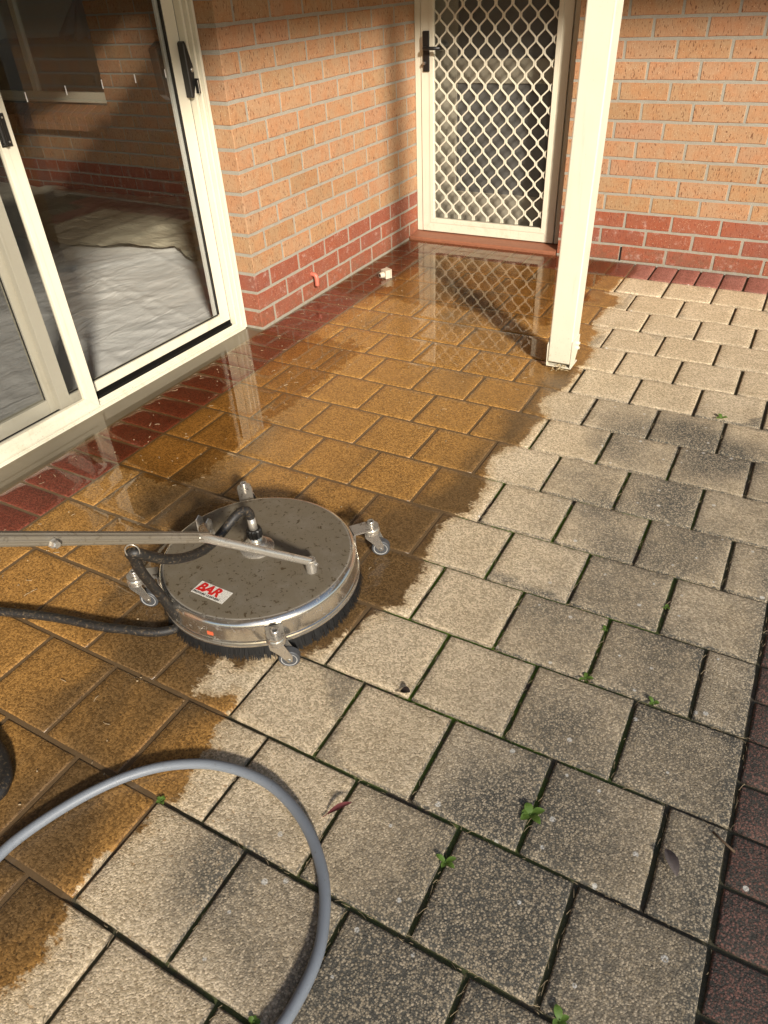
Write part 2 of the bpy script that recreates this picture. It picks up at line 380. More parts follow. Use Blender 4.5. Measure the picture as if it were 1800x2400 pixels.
# ------------------------------------------------------------------ dimensions
A, B = 0.2290, 0.2275               # paver pitch along x and y
XW, YW = -2.306, 3.652              # faces of the two outdoor brick walls
YC = 2.090                          # outer corner of the left wall
YD = 3.753                          # front of the hinged door's frame
X1 = -9*A
WET = [(-0.912,3.644),(-0.884,3.540),(-0.886,3.430),(-0.923,3.363),(-0.922,3.230),(-0.947,3.151),(-0.879,3.111),(-0.847,3.021),(-0.892,2.940),(-0.891,2.871),(-0.900,2.749),(-0.895,2.710),(-0.853,2.640),(-0.858,2.577),(-0.860,2.502),(-0.817,2.469),(-0.816,2.378),(-0.818,2.270),(-0.817,2.168),(-0.815,2.096),(-0.843,2.042),(-0.876,1.952),(-0.860,1.892),(-0.833,1.855),(-0.816,1.805),(-0.840,1.733),(-0.836,1.666),(-0.838,1.607),(-0.853,1.573),(-0.892,1.527),(-0.889,1.484),(-0.890,1.440),(-0.887,1.411),(-0.854,1.351),(-0.844,1.229),(-0.848,1.148),(-0.895,1.100),(-0.888,1.004),(-0.875,0.930),(-0.844,0.867),(-0.849,0.833),(-0.848,0.762),(-0.846,0.705),(-0.872,0.680),(-0.880,0.672),(-0.898,0.627),(-0.903,0.590),(-0.921,0.567),(-0.935,0.519),(-0.962,0.479),(-0.969,0.457),(-1.027,0.425),(-1.063,0.430),(-1.081,0.401),(-1.087,0.360),(-1.109,0.352),(-1.137,0.367),(-1.154,0.359),(-1.159,0.330),(-1.148,0.256),(-1.140,0.248),(-1.082,0.269),(-1.053,0.286),(-1.033,0.267),(-1.028,0.241),(-1.028,0.208),(-1.021,0.175),(-1.014,0.147),(-1.011,0.114),(-1.011,0.080),(-0.990,0.044),(-0.993,0.015),(-1.018,-0.007),(-1.021,-0.011),(-1.013,-0.046),(-1.012,-0.073),(-1.029,-0.118),(-1.043,-0.146),(-1.039,-0.179),(-1.032,-0.208),(-1.024,-0.232),(-1.013,-0.262),(-1.000,-0.294),(-0.994,-0.324),(-0.999,-0.358),(-1.012,-0.381),(-1.031,-0.424),(-1.080,-0.514),(-1.15,-0.9),(-1.2,-1.6),(-3.2,-1.6),(-3.2,4.2),(-0.93,4.2)]
SHADE_BLOT = [(-0.58,1.74,1.2),(-0.51,1.83,0.8),(-0.36,1.95,1.0),(-0.31,1.90,1.2),(-0.22,1.82,1.2),(-0.14,1.89,0.7),(-0.49,1.68,1.0),(-0.17,1.79,1.0),(-0.49,1.92,0.4),(-0.45,2.17,0.3),(-0.62,1.94,0.5),(-0.27,1.71,1.1),(-0.31,1.53,1.0),(-0.32,1.43,0.9),(-0.50,1.34,1.3),(-0.41,1.19,1.2),(-0.21,1.32,1.0),(-0.26,1.19,0.8),(-0.60,1.50,0.6),(-0.51,0.87,0.8),(-0.38,0.99,0.5),(-0.21,0.88,0.9),(-0.21,1.77,0.8),(-0.42,0.29,1.5),(-0.31,0.40,0.9),(-0.25,0.32,0.7),(-0.35,0.06,1.6),(-0.31,0.06,1.2),(-0.34,0.21,0.5),(-0.37,0.54,0.9),(-0.18,0.67,0.8),(-0.43,-0.05,1.2),(-0.30,0.18,0.6),(-0.21,0.18,0.3),(-0.85,-0.04,1.1),(-0.86,-0.09,0.7),(-0.80,0.05,0.8),(-0.78,-0.10,0.8),(-0.71,-0.11,0.4),(-0.48,-0.09,1.0),(-0.52,-0.13,0.5)]  # dark patches: dapple shade painted on top of real lichen
MUD_SHADE = [(-1.70,0.82,1.0),(-1.87,0.82,0.6),(-1.72,1.06,0.5),(-0.95,0.89,1.0),(-1.02,1.08,0.7),(-0.92,0.71,0.9),(-1.35,0.39,0.7),(-1.18,0.35,0.9),(-1.18,-0.11,1.0),(-1.30,-0.06,0.6),(-1.28,0.12,0.9),(-1.30,0.25,0.3),(-1.17,0.45,0.8),(-1.02,0.49,0.9),(-1.03,1.26,0.4),(-1.79,1.45,0.25),(-1.95,2.08,0.3),(-1.52,2.54,0.6),(-1.37,1.96,0.3),(-1.50,0.43,0.8),(-1.61,0.60,0.9),(-1.15,-0.25,0.9)]  # wet mud patches; those beside the machine also paint in a cast shadow
WP = np.array(WET)
def wet_sd(P):
    P = np.asarray(P, float); a = WP; b = np.roll(WP, -1, 0); d = b-a; L = (d*d).sum(1)
    out = np.empty(len(P))
    for s in range(0, len(P), 4000):
        q = P[s:s+4000, None, :]
        t = np.clip(((q-a)*d).sum(2)/L, 0, 1); c = a+t[..., None]*d; dist = np.sqrt(((q-c)**2).sum(2)).min(1)
        cond = ((a[:, 1] > q[..., 1]) != (b[:, 1] > q[..., 1])) & (q[..., 0] < (b[:, 0]-a[:, 0])*(q[..., 1]-a[:, 1])/(b[:, 1]-a[:, 1]+1e-12)+a[:, 0])
        inside = cond.sum(1) % 2 == 1
        out[s:s+4000] = np.where(inside, dist, -dist)
    return out
def ss(x, a, b): t = np.clip((x-a)/(b-a), 0, 1); return t*t*(3-2*t)
def fields(P):
    x, y = P[:, 0], P[:, 1]; wet = wet_sd(P)
    g = 0.50*ss(x, -1.05, -0.30)*ss(y, 2.45, 1.75)+0.30*ss(y, 0.9, -0.2)*ss(x, -0.9, -0.4)+0.5*ss(x, -0.06, 0.02)*ss(y, 2.3, 1.6)  # lichen darkening plus the tree's soft shade, painted into the pavers
    for bx, by, wgt in SHADE_BLOT: g = g+0.31*wgt*np.exp(-((x-bx)**2+(y-by)**2)/(2*0.060**2))
    m = np.zeros(len(P))
    for bx, by, wgt in MUD_SHADE: m = m+0.62*wgt*np.exp(-((x-bx)**2+(y-by)**2)/(2*0.11**2))
    m = m+0.34*ss(y, 2.0, 3.0)+0.55*ss(wet, 0.20, 0.03)*ss(y, 0.3, 0.6)*ss(y, 2.6, 2.0)
    rr = np.sqrt((x+1.215)**2+(y-0.62)**2); m = np.maximum(m, 1.1*ss(rr, 0.40, 0.30))
    pool = ss(y, 1.7, 2.4)*1.0*ss(wet, 0.0, 0.20)+0.62*ss(x, -1.62, -1.85)+0.55*ss(rr, 0.50, 0.36)+0.25*ss(x, -1.3, -1.6)
    pool = np.clip(pool, 0, 1)*ss(wet, -0.01, 0.05)
    return wet, g, np.clip(m, 0, 1.4), pool
def add_attr(me, name, vals):
    at = me.attributes.new(name, 'FLOAT', 'POINT'); at.data.foreach_set('value', np.asarray(vals, np.float32))

# ------------------------------------------------------------------ ground, joint bed, pavers
bm = bmesh.new()
for v in ((-60, -60), (60, -60), (60, 60), (-60, 60)): bm.verts.new((v[0], v[1], -0.06))
bm.faces.new(bm.verts[:]); gt = NT('gravelly_soil'); gp = gt.pos(); gv = gt.vor(gp, 70, 'F1', 'Color'); gq = gt.n('ShaderNodeSeparateColor'); gt.l(gv, gq.inputs[0])
gt.P(Base_Color=gt.mix(gq.outputs[0], gt.mix(gt.noise(gp, 4, 4), (0.06, 0.048, 0.030), (0.11, 0.09, 0.06)), (0.20, 0.175, 0.13)), Roughness=0.95, Normal=gt.bump(gt.vor(gp, 70), 0.9, 0.01))
tag(link('ground', mesh_from(bm, 'ground'), gt.m), kind='structure')

def grid_sheet(name, x0, x1, y0, y1, step, zf, mat, smooth=False):
    nx = int(round((x1-x0)/step))+1; ny = int(round((y1-y0)/step))+1
    X, Y = np.meshgrid(np.linspace(x0, x1, nx), np.linspace(y0, y1, ny)); P = np.stack([X.ravel(), Y.ravel()], 1)
    Z = zf(P); V = np.column_stack([P, Z])
    i = np.arange(nx*ny).reshape(ny, nx)
    F = np.stack([i[:-1, :-1], i[:-1, 1:], i[1:, 1:], i[1:, :-1]], -1).reshape(-1, 4)
    me = bpy.data.meshes.new(name); me.from_pydata(V.tolist(), [], F.tolist()); me.update()
    if smooth:
        for p in me.polygons: p.use_smooth = True
    return me, P
def jz(P): return -0.0085+0.0056*ss(wet_sd(P), -0.01, 0.03)
me, P = grid_sheet('patio', -2.300, 0.75, -1.3, 3.645, 0.02, jz, M_JOINT)
wet, g, m, pool = fields(P); add_attr(me, 'wet', wet)
add_attr(me, 'moss', 0.10+0.95*ss(P[:, 0], -0.95, -0.8)*ss(P[:, 1], 1.9, 1.5)*ss(P[:, 0], -0.05, -0.45)*(0.25+0.75*ss(P[:, 1], 0.1, 0.5)))
PATIO = tag(link('patio', me, M_JOINT), kind='structure')

def paver(x0, x1, y0, y1, mat, cell=0.0215, gap=0.0041, ch=0.0050):
    x0 += gap+random.uniform(-.0008, .0012); x1 -= gap+random.uniform(-.0008, .0012); y0 += gap+random.uniform(-.0008, .0012); y1 -= gap+random.uniform(-.0008, .0012)
    nx = max(2, int(round((x1-x0-2*ch)/cell))); ny = max(2, int(round((y1-y0-2*ch)/cell)))
    cx, cy = (x0+x1)/2, (y0+y1)/2
    wc = wet_sd([(cx, cy)])[0]
    amp = 0.0 if wc > 0.1 else 0.0006
    tx, ty, dz = random.uniform(-amp, amp)/0.115, random.uniform(-amp, amp)/0.115, random.uniform(-amp, amp)
    xs = np.linspace(x0+ch, x1-ch, nx+1); ys = np.linspace(y0+ch, y1-ch, ny+1)
    V = [(x, y, 0.0) for y in ys for x in xs]; F = []
    W = nx+1
    for j in range(ny):
        for i in range(nx): F.append((j*W+i, j*W+i+1, (j+1)*W+i+1, (j+1)*W+i))
    loop = [i for i in range(W)]+[j*W+nx for j in range(1, ny+1)]+[ny*W+i for i in range(nx-1, -1, -1)]+[j*W for j in range(ny-1, 0, -1)]
    prev = loop
    for off, zz in ((ch*0.5, -ch*0.20), (ch*0.92, -ch*0.75), (ch*1.05, -0.03)):
        cur = []
        for k in loop:
            x, y, _ = V[k]
            sx = -1 if abs(x-xs[0]) < 1e-7 else (1 if abs(x-xs[-1]) < 1e-7 else 0)
            sy = -1 if abs(y-ys[0]) < 1e-7 else (1 if abs(y-ys[-1]) < 1e-7 else 0)
            jit = random.uniform(-0.0006, 0.0006) if zz < -0.001 else 0
            cur.append(len(V)); V.append((x+sx*(off+jit), y+sy*(off+jit), zz))
        n = len(loop)
        for k in range(n): F.append((prev[k], cur[k], cur[(k+1) % n], prev[(k+1) % n]))
        prev = cur
    V = np.array(V); wet, g, mu, po = fields(V[:, :2])
    V[:, 2] += (V[:, 0]-cx)*tx+(V[:, 1]-cy)*ty+dz
    V[:, 0] -= cx; V[:, 1] -= cy
    me = bpy.data.meshes.new('paver'); me.from_pydata(V.tolist(), [], F); me.update()
    for p in me.polygons: p.use_smooth = True
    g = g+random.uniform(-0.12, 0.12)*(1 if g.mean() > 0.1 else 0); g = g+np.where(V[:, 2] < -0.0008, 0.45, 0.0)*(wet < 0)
    add_attr(me, 'wet', wet); add_attr(me, 'grime_shade', g); add_attr(me, 'mud', mu); add_attr(me, 'pool', po)
    o = link('paver', me, mat, PATIO); o.location = (cx, cy, 0); return o
for r in range(-4, 15):
    y0, y1 = r*B, (r+1)*B
    if r % 2 == 0: ed = list(range(-9, 1))
    else: ed = [-9]+[i-0.5 for i in range(-8, 1)]+[0]
    for a, b in zip(ed[:-1], ed[1:]):
        paver(a*A, b*A, y0, y1, M_PAVE)
for k in range(-8, 30):                                   # red header course along the left wall and sliding door
    paver(-2.296, X1, k*B/2, (k+1)*B/2, M_PAVER_RED, 0.03)
    if k < 30: paver(0.0, 0.2345, k*B/2, (k+1)*B/2, M_PAVER_RED, 0.03)
y15 = 15*B
for k in range(-18, 4):                                    # red header course along the far wall
    paver(k*A/2, (k+1)*A/2, y15, YW-0.006, M_PAVER_RED, 0.03)
paver(-2.296, -2.18, y15, YW-0.03, M_PAVER_RED, 0.03); paver(-2.18, X1, y15, YW-0.03, M_PAVER_RED, 0.03)

me, P = grid_sheet('puddle', -2.452, -2.2965, -1.3, YC+0.003, 0.03, lambda P: np.full(len(P), -0.0035), M_WATER)
tag(link('puddle', me, M_WATER), kind='structure')

def film_material():
    t = NT('standing_water'); p = t.pos(); mk = t.attr('mask')
    m = t.ramp(t.math('ADD', mk, t.math('MULTIPLY', t.math('SUBTRACT', t.noise(p, 16, 4, 0.65), 0.5), 0.9)), 0.42, 0.52)
    fr_ = t.n('ShaderNodeFresnel'); t.l(t.mixf(t.n('ShaderNodeNewGeometry').outputs['Backfacing'], 1.40, 1/1.40), fr_.inputs[0]); t.l(t.bump(t.noise(p, 20, 2), 0.015, 0.004), fr_.inputs['Normal'])
    g = t.n('ShaderNodeBsdfGlossy'); g.inputs['Roughness'].default_value = 0.008; t.l(t.bump(t.noise(p, 20, 2), 0.015, 0.004), g.inputs['Normal'])
    tr = t.n('ShaderNodeBsdfTransparent'); t.l(t.mix(m, (1, 1, 1), (0.84, 0.77, 0.65)), tr.inputs[0])
    mx = t.n('ShaderNodeMixShader'); t.l(t.math('MULTIPLY', fr_.outputs[0], m), mx.inputs[0]); t.l(tr.outputs[0], mx.inputs[1]); t.l(g.outputs[0], mx.inputs[2])
    t.l(mx.outputs[0], t.out.inputs[0]); return t.m
M_FILM = film_material()
me, P = grid_sheet('puddle', -2.295, -1.00, 2.35, 3.627, 0.03, lambda P: np.full(len(P), 0.0014), M_FILM)
add_attr(me, 'mask', ss(P[:, 1], 2.40, 3.05)*1.25*ss(wet_sd(P), 0.02, 0.22)); tag(link('puddle', me, M_FILM), kind='structure')
me, P = grid_sheet('puddle', -2.295, -1.45, 0.75, 2.349, 0.03, lambda P: np.full(len(P), 0.0014), M_FILM)
add_attr(me, 'mask', 0.62*ss(P[:, 0], -1.62, -1.80)*ss(P[:, 1], 0.76, 0.95)*ss(P[:, 1], 2.345, 2.0)); tag(link('puddle', me, M_FILM), kind='structure')

# ------------------------------------------------------------------ bricks
_bc = {}
def brick_mesh(L, D, H, mat, var):
    key = (round(L, 4), round(D, 4), round(H, 4), mat.name, var)
    if key in _bc: return _bc[key]
    bm = bmesh.new(); bm_box(bm, -L/2, L/2, -D, 0, -H/2, H/2)   # front face at y=-D
    ed = [e for e in bm.edges]
    rs = random.Random(hash(key) % 99991)
    bmesh.ops.subdivide_edges(bm, edges=[e for e in ed if abs(e.verts[0].co.x-e.verts[1].co.x) > 0.05], cuts=3, use_grid_fill=True)
    for v in bm.verts:
        if v.co.y < -D+1e-5:
            v.co.x += rs.uniform(-1, 1)*0.0013; v.co.z += rs.uniform(-1, 1)*0.0013; v.co.y += rs.uniform(-1, 1)*0.0006
    sharp = [e for e in bm.edges if len(e.link_faces) == 2 and e.link_faces[0].normal.dot(e.link_faces[1].normal) < 0.5]
    bmesh.ops.bevel(bm, geom=sharp, offset=0.0028, segments=1, affect='EDGES', profile=0.5)
    me = mesh_from(bm, 'brick'); me.materials.append(mat); _bc[key] = me; return me
CH = 0.086; ZB = 0.0006
def add_brick(parent, s0, s1, course, to_world, rz, D=0.11, mats=None, z0=ZB):
    L = s1-s0
    mat = (MB_RED if course < 3 else MB_TAN) if mats is None else mats
    me = brick_mesh(L-0.0015, D, 0.0745, mat, random.randrange(4))
    o = link('brick', me, None, parent); x, y = to_world((s0+s1)/2)
    o.location = (x, y, z0+course*CH+0.043); o.rotation_euler = (random.uniform(-.004, .004), 0, rz+random.uniform(-.003, .003)); return o
NC = 25
# left wall: face at x=XW, looks along +x
bm = bmesh.new(); bm_box(bm, XW-0.11, XW-0.0022, YC+0.0022, YD+0.05, -0.05, NC*CH)
WA = tag(link('brick_wall', mesh_from(bm, 'wall'), M_MORTAR), 'tan brick wall on a red base between the sliding door and the screen door', 'wall')
def wa(s): return (XW-0.11, s)      # brick origin is its back; rotated so that local -y points to +x
for c in range(NC):
    s = YC; first = True
    while s < YD-0.02:
        L = 0.11 if (first and c % 2 == 0) else 0.23
        e = min(s+L, YD+0.03)
        if e-s > 0.03: add_brick(WA, s, e, c, wa, R(90))
        s = e+0.01; first = False
# far wall: face at y=YW, looks along -y
bm = bmesh.new(); bm_box(bm, -1.365+0.0022, 0.95, YW+0.0022, YW+0.11, -0.05, NC*CH)
WB = tag(link('brick_wall', mesh_from(bm, 'wall'), M_MORTAR), 'tan brick wall on a red base to the right of the screen door, behind the post', 'wall')
for c in range(NC):
    s = -1.365; first = True
    while s < 0.95:
        L = 0.11 if (first and c % 2 == 0) else 0.23
        e = min(s+L, 0.95)
        if e-s > 0.03: add_brick(WB, s, e, c, lambda q: (q, YW+0.11), 0)
        s = e+0.01; first = False
box('weep_hole', (-1.0105, -1.0025, YW+0.0005, YW+0.02, 0.004, 0.078), M_BLACK, WB, 0)
# wall of the sunroom on the near side of the sliding door (outside the frame)
bm = bmesh.new(); bm_box(bm, XW-0.11, XW-0.0045, -1.9, -0.62, -0.05, NC*CH)
WN = tag(link('brick_wall', mesh_from(bm, 'wall'), M_MORTAR), 'tan brick wall at the near end of the sliding door', 'wall')
for c in range(NC):
    s = -0.62; first = True
    while s > -1.9:
        L = 0.11 if (first and c % 2 == 0) else 0.23
        e = max(s-L, -1.9)
        if s-e > 0.03: add_brick(WN, e, s, c, wa, R(90))
        s = e-0.01; first = False

# ------------------------------------------------------------------ roofs that shade the place
M_ROOF = plain('cream_roof_lining', (0.42, 0.38, 0.29), 0.7)
def roof(name, b): return tag(box(name, b, M_ROOF, None, 0), kind='structure')
roof('verandah_roof', (-2.45, -0.60, -4.0, 2.12, 2.135, 2.245))
roof('verandah_roof', (-2.45, 4.5, 2.1205, 4.2, 2.136, 2.246))
roof('house_roof', (-7.6, -2.4505, -4.0, 7.2, 2.33, 2.45))

# ------------------------------------------------------------------ unseen tree on the sunny side, crown shaped for the shade it throws
TREE = tag(empty('tree', (5.9, -4.95, -0.06)), 'unseen leafy tree on the sunny side, shaped to shade the patio', 'tree')
def sun_frame(p, a, D=8.1):
    # point at lateral position p whose shadow falls on the ground at distance a along the light
    k = D+a; x = 0.665*p-0.747*a; y = 0.747*p+0.665*a
    return Vector((x+0.747*k, y-0.665*k, math.tan(SUN_EL)*k))
TOP_P = [-4.0, -2.0, -1.2, -0.85, -0.70, -0.5, -0.1, 0.10, 0.28, 0.5, 0.8, 1.4, 2.2, 4.0]; TOP_A = [0.0, 0.25, 0.35, 0.50, 1.2, 1.75, 1.70, 1.45, 1.05, 1.15, 1.45, 1.65, 1.8, 1.4]  # outline shaped for its shade; added lobe stands in for a standing person's shadow
bm = bmesh.new(); rt_ = random.Random(21); LV = Vector((0.747, -0.665, 0.0)); cnt = 0
while cnt < 11500:
    p_ = rt_.uniform(-3.4, 3.4); top_ = float(np.interp(p_, TOP_P, TOP_A)); a_ = rt_.uniform(-3.2, top_+0.15)
    if rt_.random() > 0.55+0.45*min(1.0, max(0.0, (top_-a_)/0.6)): continue
    dd_ = rt_.uniform(-0.8, 0.8); c_ = sun_frame(p_, a_)+LV*dd_+Vector((0, 0, dd_*math.tan(SUN_EL)))
    for k in range(rt_.randrange(8, 18)):
        q = c_+Vector((rt_.gauss(0, .065), rt_.gauss(0, .065), rt_.gauss(0, .05)))
        d1 = Vector((rt_.gauss(0, 1), rt_.gauss(0, 1), rt_.gauss(0, 0.6))).normalized(); d2 = d1.cross(Vector((rt_.gauss(0, 1), rt_.gauss(0, 1), rt_.gauss(0, 1)))).normalized()
        L_ = rt_.uniform(0.030, 0.055); w_ = L_*0.45
        vs = [bm.verts.new(q-d1*L_), bm.verts.new(q+d2*w_), bm.verts.new(q+d1*L_), bm.verts.new(q-d2*w_)]; bm.faces.new(vs); cnt += 1
crown = link('crown', mesh_from(bm, 'crown'), plain('tree_leaf', (0.055, 0.095, 0.025), 0.6, 0, 0.4, 2), TREE); crown.matrix_parent_inverse = Matrix.Translation((-5.9, 4.95, 0.06))
bm = bmesh.new(); bm_tube(bm, smooth_path([(0, 0, 0), (0.05, 0.03, 1.0), (0.0, 0.1, 2.0), (-0.1, 0.15, 3.0), (-0.15, 0.25, 4.2)], 5), [0.17-0.0065*i for i in range(21)], 12)
for ax_, ay_ in ((-1.8, -1.6), (-0.9, -0.8), (0.9, 1.0), (1.7, 1.9), (0.3, 0.5)): bm_tube(bm, smooth_path([(-0.02, 0.1, 2.0+0.2*ax_*0.3), (ax_*0.4, ay_*0.4+0.1, 2.8), (ax_, ay_, 3.6)], 5), [0.075-0.005*i for i in range(11)], 8)
link('trunk', mesh_from(bm, 'trunk', True), plain('tree_bark', (0.12, 0.09, 0.065), 0.95, 0, 0.4, 12, 0.6), TREE)

# ------------------------------------------------------------------ post
PX, PY = -0.8975, 2.2565
post = tag(empty('post', (PX, PY, 0)), 'square cream painted timber post in front of the brick wall', 'post')
bm = bmesh.new(); bm_box(bm, -0.0465, 0.0465, -0.0465, 0.0465, 0.032, 2.13, 0.0045, 2)
for v in bm.verts: v.co.x += 0.010*v.co.z
shaft = link('shaft', mesh_from(bm, 'shaft'), M_CREAM, post)
br = empty('bracket', (0, 0, 0), 0, post)
for s in (-1, 1):
    x0, x1 = (0.0475*s, 0.0515*s) if s > 0 else (-0.0515, -0.0475)
    prism('bracket_plate', [(-0.044, 0.018), (0.030, 0.018), (0.046, 0.045), (0.046, 0.125), (-0.030, 0.125), (-0.048, 0.10)] if s < 0 else [(-0.048, 0.018), (0.0, 0.018), (0.046, 0.075), (0.046, 0.130), (-0.048, 0.130)], 'x', x0, x1, M_CREAM, br)
    for zz in ((0.09,) if s < 0 else (0.085, 0.105)):
        lathe('bolt', [(0.0, 0.0), (0.010, 0.0), (0.010, 0.005), (0.006, 0.008), (0.006, 0.012), (0, 0.012)] if s > 0 else [(0.0, 0.0), (0.010, 0.0), (0.010, -0.005), (0.006, -0.008), (0.006, -0.012), (0, -0.012)], M_CREAM, br, 8, (0.0515*s, 0.012, zz), 'x', False)
box('bracket_base', (-0.0515, 0.0515, -0.046, 0.046, 0.012, 0.0175), M_CREAM, br)
lathe('stem', [(0.012, -0.05), (0.012, 0.013)], M_ZINC, br, 12)
bm = bmesh.new()
for k in range(46):
    a = random.uniform(0, 6.28); q = Vector((random.gauss(0.0, 0.014), -0.040+random.gauss(0, 0.010), random.uniform(0.0, 0.02)))
    d = Vector((math.cos(a), math.sin(a), random.uniform(-0.3, 0.6))).normalized()*random.uniform(0.010, 0.026)
    bm_tube(bm, [q, q+d*0.5+Vector((0, 0, 0.002)), q+d], [0.0012, 0.0014, 0.0005], 4)
tag(link('dry_debris', mesh_from(bm, 'debris'), plain('dry_straw', (0.42, 0.33, 0.19), 0.9, 0, 0.5, 200)), 'small clump of dry straw caught under the post bracket', 'debris').location = (PX, PY, 0)

# ------------------------------------------------------------------ screen door with grille
SD = tag(empty('screen_door', (0, 0, 0)), 'cream screen door with diamond grille beside the brick corner', 'door')
def fr(name, b, mat=M_CREAM, parent=SD, bev=0.0025): return box(name, b, mat, parent, bev, 2)
fr('jamb', (-2.3045, -2.2665, YD, YD+0.09, 0.026, 2.10)); fr('jamb', (-1.418, -1.371, YD+0.004, YD+0.09, 0.026, 2.10))
fr('head', (-2.2655, -1.419, YD, YD+0.09, 2.06, 2.10))
L0, L1, Z0, Z1, FW = -2.2635, -1.4215, 0.029, 2.055, 0.077
def mitred(parent, ax, x0, x1, z0, z1, fwd, depth, mat, front, names=('stile', 'rail'), org=0.0):
    # four mitred members of a frame in the plane of (ax,z); front = coordinate of the front face, depth away from the viewer
    inn = [(x0+fwd, z0+fwd), (x1-fwd, z0+fwd), (x1-fwd, z1-fwd), (x0+fwd, z1-fwd)]; out = [(x0, z0), (x1, z0), (x1, z1), (x0, z1)]
    res = []
    for k in range(4):
        a, b, c, d = out[k], out[(k+1) % 4], inn[(k+1) % 4], inn[k]
        res.append(prism(names[1] if k % 2 == 0 else names[0], [a, b, c, d], ax, front, front+depth, mat, parent, 0.0012))
        # a raised bead along the inner half of the member
        m = lambda p, q, t: (p[0]+(q[0]-p[0])*t, p[1]+(q[1]-p[1])*t)
        prism('bead', [m(a, d, 0.66), m(b, c, 0.66), m(b, c, 0.985), m(a, d, 0.985)], ax, front-0.003*(1 if depth > 0 else -1), front+depth*0.5, mat, res[-1], 0.001)
    return res
mitred(SD, 'y', L0, L1, Z0, Z1, FW, 0.022, M_CREAM, YD-0.006)
GS = 0.0457; HZ = 0.0532
gx0, gx1, gz0, gz1 = L0+FW-0.004, L1-FW+0.004, Z0+FW-0.004, Z1-FW+0.004
def strand_mesh(par, name):
    bm = bmesh.new(); pts = []; k0 = -2
    for k in range(-2, 40):
        s = 1 if (k+par) % 2 == 0 else -1; zc = 0.126+k*HZ
        off = s*(GS/2-0.0040); o2 = s*(GS/2-0.0068)
        pts += [(o2, zc-0.0125), (off, zc-0.0075), (off, zc+0.0075), (o2, zc+0.0125)]
    pts = [p for p in pts if gz0 <= p[1] <= gz1]
    # clip ends at the frame
    w2, d2 = 0.0034, 0.0045
    rows = []
    n = len(pts)
    for i, (x, zc) in enumerate(pts):
        a = Vector(pts[max(i-1, 0)]); b = Vector(pts[min(i+1, n-1)]); t = (b-a).normalized(); nn = Vector((t.y, -t.x))
        rows.append([bm.verts.new((x+nn.x*w2*sx, d2*sy, zc+nn.y*w2*sx)) for sx, sy in ((-1, -1), (1, -1), (1, 1), (-1, 1))])
    for i in range(n-1):
        for q in range(4): bm.faces.new((rows[i][q], rows[i][(q+1) % 4], rows[i+1][(q+1) % 4], rows[i+1][q]))
    bm.faces.new(rows[0][::-1]); bm.faces.new(rows[-1]); bmesh.ops.recalc_face_normals(bm, faces=bm.faces)
    return mesh_from(bm, name)
SM = [strand_mesh(0, 'grille_strand'), strand_mesh(1, 'grille_strand')]
for me in SM: me.materials.append(M_CREAM)
xc = -2.111-GS/2
for n in range(-2, 17):
    x = xc+n*GS
    if gx0+0.004 < x-GS/2+0.004 and x+GS/2-0.004 < gx1+0.012 or gx0-0.01 < x < gx1+0.01:
        o = link('grille_strand', SM[n % 2], None, SD); o.location = (x, YD+0.006, 0)
bm = bmesh.new(); bm_box(bm, gx0, gx1, YD+0.0135, YD+0.0140, gz0, gz1); link('fly_screen', mesh_from(bm, 'fly_screen'), M_SCREEN, SD)
hd = empty('lock', (0, 0, 0), 0, SD)
box('lock_plate', (-2.2475, -2.2095, YD-0.016, YD-0.0065, 0.888, 1.078), M_BLACK, hd, 0.003, 2)
tube('lever', [(-2.228, YD-0.012, 1.000), (-2.228, YD-0.045, 1.000), (-2.222, YD-0.052, 1.000), (-2.125, YD-0.054, 1.000)], 0.0085, M_BLACK, hd, 10)
lathe('cylinder', [(0, -0.024), (0.008, -0.024), (0.0085, -0.020), (0.0085, -0.010), (0, -0.010)], M_ALU, hd, 14, (-2.238, YD-0.004, 0.928), 'y')
box('strike_plate', (-2.2655, -2.2505, YD-0.010, YD-0.0062, 0.985, 1.05), M_ALU, hd, 0.001)

# threshold
bm = bmesh.new(); bm_prism(bm, [(3.628, -0.02), (3.628, 0.013), (3.636, 0.019), (YD+0.09, 0.026), (YD+0.09, -0.02)], 'x', -2.3005, -1.3695)
TH = plain('red_terracotta', (0.24, 0.092, 0.048), 0.55, 0, 0.25, 60, 0.3)
tag(link('door_sill', mesh_from(bm, 'door_sill'), TH), 'red terracotta sill under the screen door', 'door sill')

# inner timber door behind the grille
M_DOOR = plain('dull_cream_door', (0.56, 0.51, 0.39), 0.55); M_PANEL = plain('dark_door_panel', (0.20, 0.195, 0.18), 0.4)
ID = tag(empty('inner_door', (0, 0, 0)), 'panelled inner door seen dimly through the diamond grille', 'door')
yd = 3.905
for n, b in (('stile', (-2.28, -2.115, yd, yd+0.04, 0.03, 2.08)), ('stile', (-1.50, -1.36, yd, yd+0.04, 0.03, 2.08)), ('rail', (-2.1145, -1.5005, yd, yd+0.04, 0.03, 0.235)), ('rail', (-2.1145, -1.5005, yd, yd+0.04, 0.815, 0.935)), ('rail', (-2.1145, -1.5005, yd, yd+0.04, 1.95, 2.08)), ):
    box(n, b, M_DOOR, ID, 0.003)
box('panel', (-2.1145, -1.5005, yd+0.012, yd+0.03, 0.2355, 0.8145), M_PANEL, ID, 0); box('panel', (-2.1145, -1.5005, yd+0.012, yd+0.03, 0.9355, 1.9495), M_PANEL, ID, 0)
lathe('door_knob', [(0, -0.06), (0.02, -0.058), (0.026, -0.045), (0.02, -0.03), (0.01, -0.026), (0.01, 0), (0.025, 0), (0, 0.001)], M_ALU, ID, 20, (-2.19, yd-0.001, 1.0), 'y')

